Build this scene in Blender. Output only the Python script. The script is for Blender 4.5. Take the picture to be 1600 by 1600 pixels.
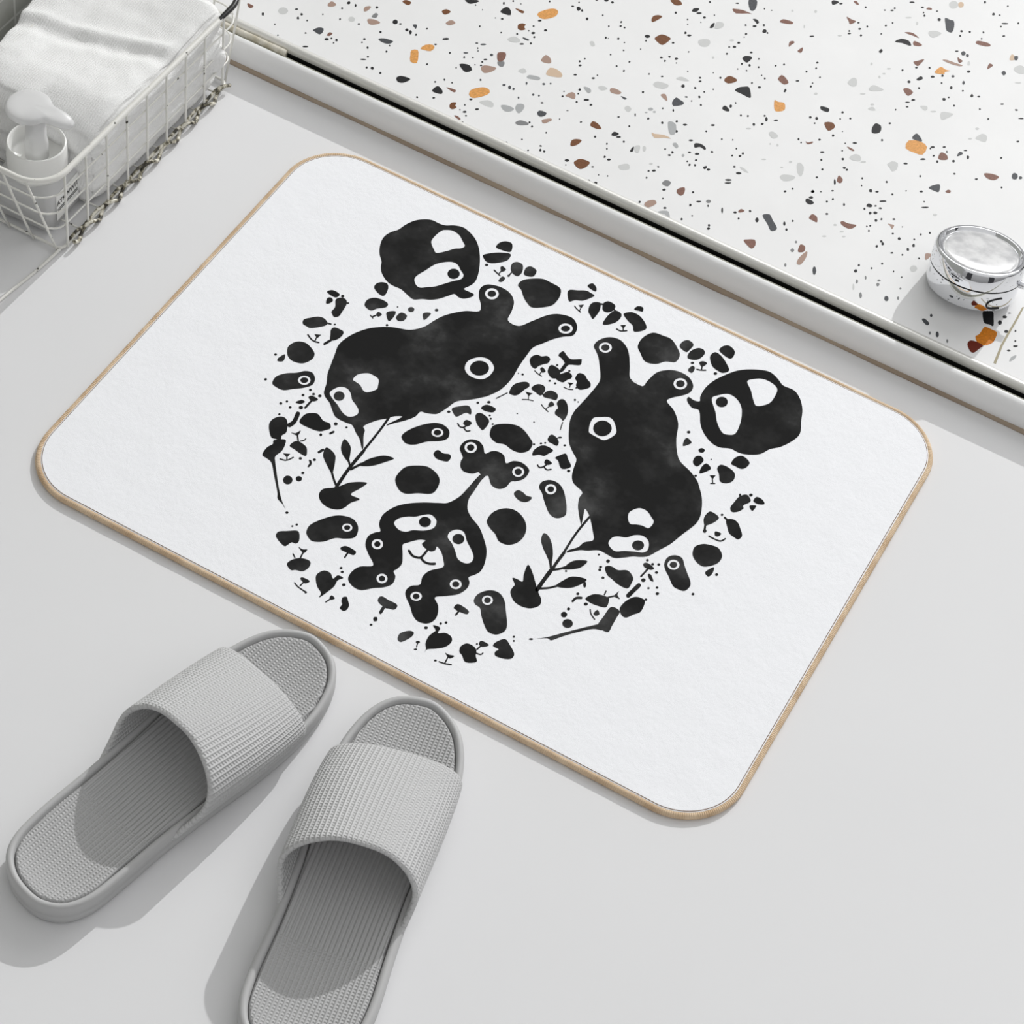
import bpy, bmesh, math, random
from mathutils import Vector, Matrix, noise
from mathutils.geometry import tessellate_polygon
PI = math.pi
SC = bpy.context.scene
for o in list(bpy.data.objects):
    bpy.data.objects.remove(o)

# ------------------------------------------------------------------ camera
cd = bpy.data.cameras.new('camera'); cam = bpy.data.objects.new('camera', cd); SC.collection.objects.link(cam)
R = [[0.8725849, 0.475306, 0.1126047], [0.4358817, -0.6536364, -0.6186814], [-0.2204605, 0.5889343, -0.7775304]]
cam.matrix_world = Matrix(((R[0][0], -R[1][0], -R[2][0], 0.459560), (R[0][1], -R[1][1], -R[2][1], -1.169431), (R[0][2], -R[1][2], -R[2][2], 1.488123), (0, 0, 0, 1)))
cd.sensor_width = 36; cd.lens = 3850 / 1600 * 36; cd.clip_start = .01; cd.clip_end = 50
SC.camera = cam

# ------------------------------------------------------------------ light
W = bpy.data.worlds.new('room_light'); SC.world = W; W.use_nodes = True
nt = W.node_tree; nt.nodes.clear()
def wn(t, **k):
    n = nt.nodes.new(t)
    for a, v in k.items(): setattr(n, a, v)
    return n
wo = wn('ShaderNodeOutputWorld'); bg = wn('ShaderNodeBackground'); tc = wn('ShaderNodeTexCoord')
sx = wn('ShaderNodeSeparateXYZ'); nt.links.new(tc.outputs['Generated'], sx.inputs[0])
elev = wn('ShaderNodeValToRGB')
er = elev.color_ramp; er.elements[0].position = .0; er.elements[0].color = (.35, .35, .35, 1)
er.elements[1].position = 1; er.elements[1].color = (1, 1, 1, 1)
e = er.elements.new(.30); e.color = (.62, .62, .62, 1)
e = er.elements.new(.60); e.color = (.92, .92, .92, 1)
nt.links.new(sx.outputs['Z'], elev.inputs[0])
# dark bars added low on the horizon to give the chrome contrast
az = wn('ShaderNodeMath', operation='ARCTAN2'); nt.links.new(sx.outputs['Y'], az.inputs[0]); nt.links.new(sx.outputs['X'], az.inputs[1])
sn = wn('ShaderNodeMath', operation='MULTIPLY'); nt.links.new(az.outputs[0], sn.inputs[0]); sn.inputs[1].default_value = 7
sn2 = wn('ShaderNodeMath', operation='SINE'); nt.links.new(sn.outputs[0], sn2.inputs[0])
gt = wn('ShaderNodeMath', operation='GREATER_THAN'); nt.links.new(sn2.outputs[0], gt.inputs[0]); gt.inputs[1].default_value = .72
lt = wn('ShaderNodeMath', operation='LESS_THAN'); nt.links.new(sx.outputs['Z'], lt.inputs[0]); lt.inputs[1].default_value = .42
mu = wn('ShaderNodeMath', operation='MULTIPLY'); nt.links.new(gt.outputs[0], mu.inputs[0]); nt.links.new(lt.outputs[0], mu.inputs[1])
mx = wn('ShaderNodeMix', data_type='RGBA'); nt.links.new(mu.outputs[0], mx.inputs[0]); nt.links.new(elev.outputs[0], mx.inputs[6]); mx.inputs[7].default_value = (.06, .06, .065, 1)
nt.links.new(mx.outputs[2], bg.inputs['Color']); bg.inputs['Strength'].default_value = 0.70
nt.links.new(bg.outputs[0], wo.inputs[0])

sl = bpy.data.lights.new('sun', 'SUN'); sun = bpy.data.objects.new('sun', sl); SC.collection.objects.link(sun)
EL = math.radians(29.5); AZ = math.radians(88.0)
sd = Vector((math.cos(EL) * math.cos(AZ), math.cos(EL) * math.sin(AZ), math.sin(EL)))
sun.rotation_euler = sd.to_track_quat('Z', 'Y').to_euler(); sun.location = (0, 2, 2)
sl.energy = 1.66; sl.angle = math.radians(.55); sl.color = (1, 1, .998)

al = bpy.data.lights.new('added_back_softbox', 'AREA'); softbox = bpy.data.objects.new('added_back_softbox', al); SC.collection.objects.link(softbox)  # unseen softbox added behind the shower, brightens the floor towards the back
al.shape = 'RECTANGLE'; al.size = 1.8; al.size_y = 1.2; al.energy = 14; softbox.location = (.1, 1.85, 1.5)
softbox.rotation_euler = (Vector((.1, 1.85, 1.5)) - Vector((0, .1, 0))).to_track_quat('Z', 'Y').to_euler()

vs = SC.view_settings; vs.view_transform = 'Standard'; vs.look = 'None'; vs.gamma = 1; vs.exposure = 0; vs.use_curve_mapping = False

# ------------------------------------------------------------------ materials
def lin(r, g=None, b=None):
    if g is None: g = b = r
    f = lambda c: (c / 255 / 12.92) if c / 255 <= .04045 else ((c / 255 + .055) / 1.055) ** 2.4
    return (f(r), f(g), f(b), 1)
class Mat:
    def __init__(s, name, col, rough=.6, metal=0., spec=.5):
        s.m = bpy.data.materials.new(name); s.m.use_nodes = True; s.t = s.m.node_tree
        s.b = s.t.nodes['Principled BSDF']; s.b.inputs['Base Color'].default_value = col
        s.b.inputs['Roughness'].default_value = rough; s.b.inputs['Metallic'].default_value = metal
        s.b.inputs['Specular IOR Level'].default_value = spec
    def n(s, t, **k):
        x = s.t.nodes.new(t)
        for a, v in k.items(): setattr(x, a, v)
        return x
    def l(s, a, b): s.t.links.new(a, b)
    def math(s, op, a, b=None, c=None):
        x = s.n('ShaderNodeMath', operation=op)
        for i, v in enumerate((a, b, c)):
            if v is None: continue
            if isinstance(v, (int, float)): x.inputs[i].default_value = v
            else: s.l(v, x.inputs[i])
        return x.outputs[0]
    def noise(s, scale, detail=3, coord='Object', rough=.55):
        t = s.n('ShaderNodeTexCoord'); x = s.n('ShaderNodeTexNoise'); s.l(t.outputs[coord], x.inputs['Vector'])
        x.inputs['Scale'].default_value = scale; x.inputs['Detail'].default_value = detail; x.inputs['Roughness'].default_value = rough
        return x.outputs['Fac']
    def bump(s, h, strength, dist):
        x = s.n('ShaderNodeBump'); s.l(h, x.inputs['Height']); x.inputs['Strength'].default_value = strength; x.inputs['Distance'].default_value = dist
        s.l(x.outputs[0], s.b.inputs['Normal']); return s
    def ramp(s, f, stops):
        x = s.n('ShaderNodeValToRGB'); s.l(f, x.inputs[0]); r = x.color_ramp
        r.elements[0].position, r.elements[0].color = stops[0]; r.elements[1].position, r.elements[1].color = stops[-1]
        for p, c in stops[1:-1]:
            e = r.elements.new(p); e.color = c
        return x.outputs[0]
    def color(s, o): s.l(o, s.b.inputs['Base Color']); return s

M_floor = Mat('floor_paint', lin(229, 229, 229), .6, spec=.15)
M_floor.color(M_floor.ramp(M_floor.noise(2.2, 4), [(.3, lin(227, 227, 228)), (.7, lin(231, 231, 232))]))
M_floor.bump(M_floor.noise(260, 3), .06, .0004)
M_ledge = Mat('ledge_enamel', lin(240, 240, 240), .38, spec=.35)
M_ledge.bump(M_ledge.noise(120, 2), .04, .0003)
M_caulk = Mat('brown_caulk', lin(160, 143, 125), .7)
M_caulk.color(M_caulk.ramp(M_caulk.noise(9, 4), [(.3, lin(150, 132, 115)), (.7, lin(188, 172, 152))]))
M_olive = Mat('track_lip', lin(138, 138, 126), .45)
M_dark = Mat('track_rim_painted_shade', lin(24, 24, 21), .6)  # shade painted near-black into the track gap and lower rim front
M_filler = Mat('aged_filler', lin(196, 192, 178), .65)
M_filler.color(M_filler.ramp(M_filler.noise(90, 5), [(.35, lin(176, 168, 146)), (.6, lin(212, 208, 196))]))
M_rim = Mat('rim_metal', lin(226, 225, 220), .3, .25)
M_terr = Mat('terrazzo_base', lin(238, 238, 238), .45, spec=.12)
M_terr.color(M_terr.ramp(M_terr.noise(14, 3), [(.35, lin(235, 235, 235)), (.7, lin(239, 239, 239))]))
CHC = dict(k=(38, 38, 40), d=(78, 80, 84), b=(118, 76, 48), r=(132, 96, 84), o=(222, 160, 92), t=(180, 152, 138), l=(222, 196, 170), g=(218, 219, 218), n=(184, 186, 187), m=(140, 141, 142), u=(208, 124, 30), v=(110, 34, 10), w=(178, 168, 140))
M_chip = {}
for k, c in CHC.items():
    m = Mat('terrazzo_chip_' + dict(k='black', d='slate', b='brown', r='russet', o='amber', t='taupe', l='sand', g='pale_grey', n='grey', m='mid_grey', u='ochre', v='rust', w='joint')[k], lin(*[x * .94 for x in c]), .45, spec=.12)
    if k in 'bordu': m.color(m.ramp(m.noise(500, 2), [(.3, lin(*[x * .9 for x in c])), (.7, lin(*[min(255, x * 1.07) for x in c]))]))
    M_chip[k] = m

M_mat = Mat('mat_fleece', lin(249, 250, 253), .95, spec=.1)
_a = M_mat.noise(1500, 2); _b = M_mat.noise(240, 4); _c = M_mat.noise(45, 3)
_h = M_mat.math('ADD', M_mat.math('MULTIPLY', _a, .35), M_mat.math('ADD', M_mat.math('MULTIPLY', _b, .45), M_mat.math('MULTIPLY', _c, 1.3)))
M_mat.bump(_h, .6, .0009)
M_mat.b.inputs['Sheen Weight'].default_value = .15
M_ink = Mat('black_watercolour_ink', lin(38, 38, 38), .95, spec=.1)
M_ink.color(M_ink.ramp(M_ink.noise(19, 5, rough=.6), [(.45, lin(34, 34, 34)), (.56, lin(47, 47, 47)), (.70, lin(76, 76, 76))]))
M_bind = Mat('tan_binding', lin(208, 176, 140), .8, spec=.2)
M_bind.color(M_bind.ramp(M_bind.noise(70, 4), [(.3, lin(204, 175, 142)), (.7, lin(232, 208, 178))]))
_t = M_bind.n('ShaderNodeTexCoord'); _w = M_bind.n('ShaderNodeSeparateXYZ'); M_bind.l(_t.outputs['UV'], _w.inputs[0])
M_bind.bump(M_bind.math('SINE', M_bind.math('MULTIPLY', _w.outputs['X'], 2 * PI / .0016)), .5, .0004)
M_stitch = Mat('brown_stitching', lin(120, 92, 66), .9, spec=.1)

def ribbed(name, col, lo=-1e3, hi=1e3):
    """soft foam rubber; UV in metres: x across the ribs, y along them. Beads between ribs outside lo..hi"""
    m = Mat(name, col, .55, spec=.35)
    t = m.n('ShaderNodeTexCoord'); s = m.n('ShaderNodeSeparateXYZ'); m.l(t.outputs['UV'], s.inputs[0])
    x, y = s.outputs['X'], s.outputs['Y']
    P = .0035
    ph = m.math('MULTIPLY', x, 2 * PI / P)
    rib = m.math('POWER', m.math('MULTIPLY_ADD', m.math('COSINE', ph), .5, .5), 1.6)
    rib2 = m.math('POWER', m.math('MULTIPLY_ADD', m.math('COSINE', m.math('ADD', ph, PI)), .5, .5), 1.6)
    dot = m.math('MULTIPLY_ADD', m.math('SINE', m.math('MULTIPLY', y, 2 * PI / .0024)), .5, .5)
    a = m.math('GREATER_THAN', y, hi); b = m.math('LESS_THAN', y, lo)
    on = m.math('MINIMUM', m.math('ADD', a, b), 1)
    bead = m.math('MULTIPLY', m.math('MULTIPLY', rib2, dot), on)
    h = m.math('ADD', rib, m.math('MULTIPLY', bead, .8))
    m.bump(h, .8, .0011)
    return m
GREY = lin(187, 187, 187)
M_foam = Mat('grey_foam', GREY, .5, spec=.35); M_foam.bump(M_foam.noise(900, 2), .08, .0002)
M_bed = ribbed('ribbed_footbed', GREY, .083, .19)
M_strap = ribbed('ribbed_strap', lin(200, 200, 200), 1e3, 1e3)

M_wire = Mat('white_wire', lin(232, 231, 225), .35, spec=.5)
M_wire.color(M_wire.ramp(M_wire.noise(150, 3), [(.30, lin(60, 58, 50)), (.34, lin(232, 231, 225)), (1, lin(236, 235, 230))]))
M_worn = Mat('worn_wire', lin(120, 116, 98), .45, spec=.5)
M_worn.color(M_worn.ramp(M_worn.noise(190, 3), [(.42, lin(52, 48, 38)), (.50, lin(140, 134, 112)), (.58, lin(226, 222, 208))]))
M_bare = Mat('bare_dark_wire', lin(20, 20, 20), .3, spec=.5)
M_towel = Mat('white_terry', lin(244, 244, 243), 1., spec=.05)
_t = M_towel.n('ShaderNodeTexCoord'); _w = M_towel.n('ShaderNodeTexWave'); _w.inputs['Scale'].default_value = 140; _w.inputs['Distortion'].default_value = 1.5; M_towel.l(_t.outputs['Object'], _w.inputs['Vector'])
_h = M_towel.math('ADD', M_towel.math('MULTIPLY', _w.outputs['Fac'], .35), M_towel.noise(900, 3))
M_towel.bump(_h, .6, .0012)
M_plastic = Mat('white_plastic', lin(243, 243, 240), .3, spec=.5)
M_plastic.b.inputs['Subsurface Weight'].default_value = .15; M_plastic.b.inputs['Subsurface Radius'].default_value = (.01, .01, .01)
M_clear = Mat('frosted_clear_plastic', lin(250, 250, 250), .28, spec=.5); M_clear.b.inputs['Transmission Weight'].default_value = .35; M_clear.b.inputs['IOR'].default_value = 1.35
M_frost = Mat('frosted_bottle_plastic', lin(240, 240, 240), .35, spec=.5); M_frost.b.inputs['Transmission Weight'].default_value = .35; M_frost.b.inputs['IOR'].default_value = 1.3
M_label = Mat('label_paper', lin(246, 246, 244), .6)
M_text = Mat('label_ink', lin(30, 30, 30), .6)
M_chrome = Mat('chrome', lin(232, 233, 236), .04, 1.)
M_seam_refl = Mat('dark_seam_and_reflection', lin(22, 22, 24), .4, .3)
M_pearl = Mat('pearl_white_disc', lin(246, 246, 246), .12, .35)
M_pearl.color(M_pearl.ramp(M_pearl.noise(60, 4), [(.35, lin(214, 214, 216)), (.6, lin(250, 250, 250))]))
M_tile = Mat('glazed_tile', lin(190, 191, 184), .25, spec=.5)
_t = M_tile.n('ShaderNodeTexCoord'); _s = M_tile.n('ShaderNodeSeparateXYZ'); M_tile.l(_t.outputs['Object'], _s.inputs[0])
def _g(o, off, per):
    f = M_tile.math('FRACT', M_tile.math('MULTIPLY', M_tile.math('ADD', o, -off + 50 * per), 1 / per))
    return M_tile.math('LESS_THAN', M_tile.math('ABSOLUTE', M_tile.math('SUBTRACT', f, .5)), .455)
_k = M_tile.math('MULTIPLY', _g(_s.outputs['Y'], .1525, .0290), _g(_s.outputs['Z'], .0580, .0290))
_mx = M_tile.n('ShaderNodeMix', data_type='RGBA'); M_tile.l(_k, _mx.inputs[0]); _mx.inputs[6].default_value = lin(222, 223, 218)
M_tile.l(M_tile.ramp(M_tile.noise(30, 3), [(.3, lin(180, 181, 173)), (.7, lin(198, 199, 195))]), _mx.inputs[7]); M_tile.color(_mx.outputs[2])
M_tile.bump(_k, .5, .0006)
M_wall = Mat('wall_paint', lin(232, 232, 230), .8)

# ------------------------------------------------------------------ helpers
def link(name, me, mats, parent=None, smooth=True):
    o = bpy.data.objects.new(name, me); SC.collection.objects.link(o)
    for m in (mats if isinstance(mats, (list, tuple)) else [mats]): me.materials.append(m.m)
    if parent: o.parent = parent
    if smooth:
        for p in me.polygons: p.use_smooth = True
    return o
def obj(name, bm, mats, parent=None, smooth=True, sharp=None):
    me = bpy.data.meshes.new(name)
    bmesh.ops.recalc_face_normals(bm, faces=bm.faces)
    if sharp:
        for e in bm.edges:
            if len(e.link_faces) == 2 and e.calc_face_angle(0) > math.radians(sharp): e.smooth = False
    bm.to_mesh(me); bm.free()
    return link(name, me, mats, parent, smooth)
def tag(o, label=None, cat=None, group=None, kind=None):
    if label: o['label'] = label
    if cat: o['category'] = cat
    if group: o['group'] = group
    if kind: o['kind'] = kind
    return o
def empty(name, loc=(0, 0, 0), rz=0):
    o = bpy.data.objects.new(name, None); SC.collection.objects.link(o); o.location = loc; o.rotation_euler = (0, 0, rz)
    o.empty_display_size = .02
    return o
def catmull(p, n=4, closed=True):
    N = len(p); out = []
    rng = range(N) if closed else range(N - 1)
    for i in rng:
        if closed: a, b, c, d = p[i - 1], p[i], p[(i + 1) % N], p[(i + 2) % N]
        else: a, b, c, d = p[max(i - 1, 0)], p[i], p[i + 1], p[min(i + 2, N - 1)]
        for k in range(n):
            t = k / n
            out.append(tuple(.5 * (2 * b[j] + (c[j] - a[j]) * t + (2 * a[j] - 5 * b[j] + 4 * c[j] - d[j]) * t * t + (3 * b[j] - a[j] - 3 * c[j] + d[j]) * t ** 3) for j in range(len(b))))
    if not closed: out.append(tuple(p[-1]))
    return out
def tube(bm, pts, r, seg=8, closed=False, uv=None):
    pts = [Vector(p) for p in pts]; N = len(pts); rings = []; prev = None; L = 0
    lens = []
    for i, p in enumerate(pts):
        if closed: d = pts[(i + 1) % N] - pts[i - 1]
        else: d = pts[min(i + 1, N - 1)] - pts[max(i - 1, 0)]
        d.normalize()
        if prev is None: a = d.orthogonal().normalized() if abs(d.z) > .9 else d.cross(Vector((0, 0, 1))).normalized()
        else:
            a = prev - d * prev.dot(d); a.normalize()
        prev = a; b = d.cross(a); rr = r[i] if isinstance(r, (list, tuple)) else r
        rings.append([bm.verts.new(p + (a * math.cos(2 * PI * k / seg) + b * math.sin(2 * PI * k / seg)) * rr) for k in range(seg)])
        lens.append(L); L += (pts[(i + 1) % N] - p).length
    lay = bm.loops.layers.uv.verify() if uv else None
    for i in range(N if closed else N - 1):
        A, B = rings[i], rings[(i + 1) % N]
        for k in range(seg):
            f = bm.faces.new((A[k], A[(k + 1) % seg], B[(k + 1) % seg], B[k]))
            if lay:
                l1 = lens[i + 1] if i + 1 < N else L
                for lp, (u, v) in zip(f.loops, ((lens[i], k), (lens[i], k + 1), (l1, k + 1), (l1, k))): lp[lay].uv = (u, v / seg * .01)
    if not closed:
        bm.faces.new(rings[0][::-1]); bm.faces.new(rings[-1])
def loft(bm, loops, cap0=True, cap1=True):
    vs_ = [[bm.verts.new(p) for p in lp] for lp in loops]; n = len(vs_[0])
    for A, B in zip(vs_, vs_[1:]):
        for k in range(n): bm.faces.new((A[k], A[(k + 1) % n], B[(k + 1) % n], B[k]))
    if cap0: bm.faces.new(vs_[0][::-1])
    if cap1: bm.faces.new(vs_[-1])
    return vs_
def lathe(prof, seg=64, cap0=True, cap1=True):
    bm = bmesh.new(); loft(bm, [[(r * math.cos(2 * PI * k / seg), r * math.sin(2 * PI * k / seg), z) for k in range(seg)] for r, z in prof], cap0, cap1); return bm
def box(bm, a, b):
    v = [bm.verts.new((x, y, z)) for x in (a[0], b[0]) for y in (a[1], b[1]) for z in (a[2], b[2])]
    for f in ((0, 1, 3, 2), (4, 6, 7, 5), (0, 4, 5, 1), (2, 3, 7, 6), (0, 2, 6, 4), (1, 5, 7, 3)): bm.faces.new([v[i] for i in f])
def extrude_x(bm, prof, x0, x1, nx=1, wob=None):
    """open profile of (y, z) swept along x, closed underneath by its end points"""
    rows = []
    for i in range(nx + 1):
        x = x0 + (x1 - x0) * i / nx
        rows.append([bm.verts.new((x, y, z)) for y, z in prof])
    for A, B in zip(rows, rows[1:]):
        n = len(A)
        for k in range(n): bm.faces.new((A[k], B[k], B[(k + 1) % n], A[(k + 1) % n]))
    bm.faces.new(rows[0]); bm.faces.new(rows[-1][::-1])

# ------------------------------------------------------------------ the room
bm = bmesh.new(); box(bm, (-.565, -2.5, -.05), (2.2, .30, 0))
tag(obj('floor', bm, M_floor, smooth=False), 'smooth pale grey floor under the mat and slippers', 'floor', kind='structure')
bm = bmesh.new(); box(bm, (-.665, -2.5, -.05), (-.565, 1.9, 2.4))
tag(obj('wall_left', bm, M_tile, smooth=False), 'wall of small grey glazed tiles behind the towel', 'wall', kind='structure')

X0, X1 = -.565, 2.2
led = catmull([(.2684, 0), (.2672, .003), (.2664, .007), (.2663, .011), (.2669, .0145), (.2683, .0182), (.2703, .0211), (.2728, .0230), (.2755, .0238), (.2772, .0238)], 4, False) + [(.2778, .0233), (.2779, .0224), (.2779, 0)]
bm = bmesh.new(); extrude_x(bm, led, X0, X1)
tag(obj('trim_1', bm, M_ledge, sharp=50), 'rounded white ledge running along the edge of the floor', 'ledge', kind='structure')
bm = bmesh.new(); pr = [(.2650, .0), (.2648, .0008), (.2655, .0022), (.2668, .0032), (.2684, .0036), (.2684, .0)]
rows = []
for i in range(200):
    x = X0 + (X1 - X0) * i / 199; w = 1 + .35 * noise.noise((x * 9, 0, 0)) + .12 * noise.noise((x * 60, 3, 0))
    rows.append([bm.verts.new((x, .2690 + (y - .2690) * w, z * w)) for y, z in pr])
for A, B in zip(rows, rows[1:]):
    for k in range(len(A)): bm.faces.new((A[k], B[k], B[(k + 1) % len(A)], A[(k + 1) % len(A)]))
bm.faces.new(rows[0]); bm.faces.new(rows[-1][::-1])
tag(obj('trim_2', bm, M_caulk), 'brown stained line of caulk along the foot of the ledge', 'caulk', kind='structure')
bm = bmesh.new(); extrude_x(bm, [(.2779, .0), (.2779, .0214), (.2800, .0206), (.2836, .0188), (.2850, .0172), (.2852, .0160), (.2852, .0020), (.2905, .0020), (.2905, .0)], X0, X1)
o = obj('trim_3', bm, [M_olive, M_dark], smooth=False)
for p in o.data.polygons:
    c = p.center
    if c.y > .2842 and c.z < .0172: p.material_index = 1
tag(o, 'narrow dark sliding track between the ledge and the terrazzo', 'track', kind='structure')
bm = bmesh.new(); extrude_x(bm, catmull([(.2905, .0), (.2903, .0155), (.2906, .0192), (.2918, .0222), (.2940, .0236), (.2965, .0234), (.2984, .0222)], 4, False) + [(.2990, .0)], X0, X1)
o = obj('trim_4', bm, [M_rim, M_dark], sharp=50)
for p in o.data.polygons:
    if p.center.z < .0165 and p.center.y < .2915: p.material_index = 1  # painted shade on the lower front of the metal rim
tag(o, 'slim bright metal rim edging the terrazzo', 'rim', kind='structure')
bm = bmesh.new(); rows = []
for i in range(60):
    x = X0 + .191 * i / 59; j = .0006 * noise.noise((x * 80, 1, 0))
    rows.append([bm.verts.new(p) for p in ((x, .2833, .0022), (x, .2833, .0205 + j), (x, .2850, .0222 + j), (x, .2885, .0220 + j), (x, .2902, .0196), (x, .2902, .0022))])
for A, B in zip(rows, rows[1:]):
    for k in range(6): bm.faces.new((A[k], B[k], B[(k + 1) % 6], A[(k + 1) % 6]))
bm.faces.new(rows[0]); bm.faces.new(rows[-1][::-1])
tag(obj('trim_5', bm, M_filler), 'aged beige filler strip closing the left end of the track', 'filler', kind='structure')

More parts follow.
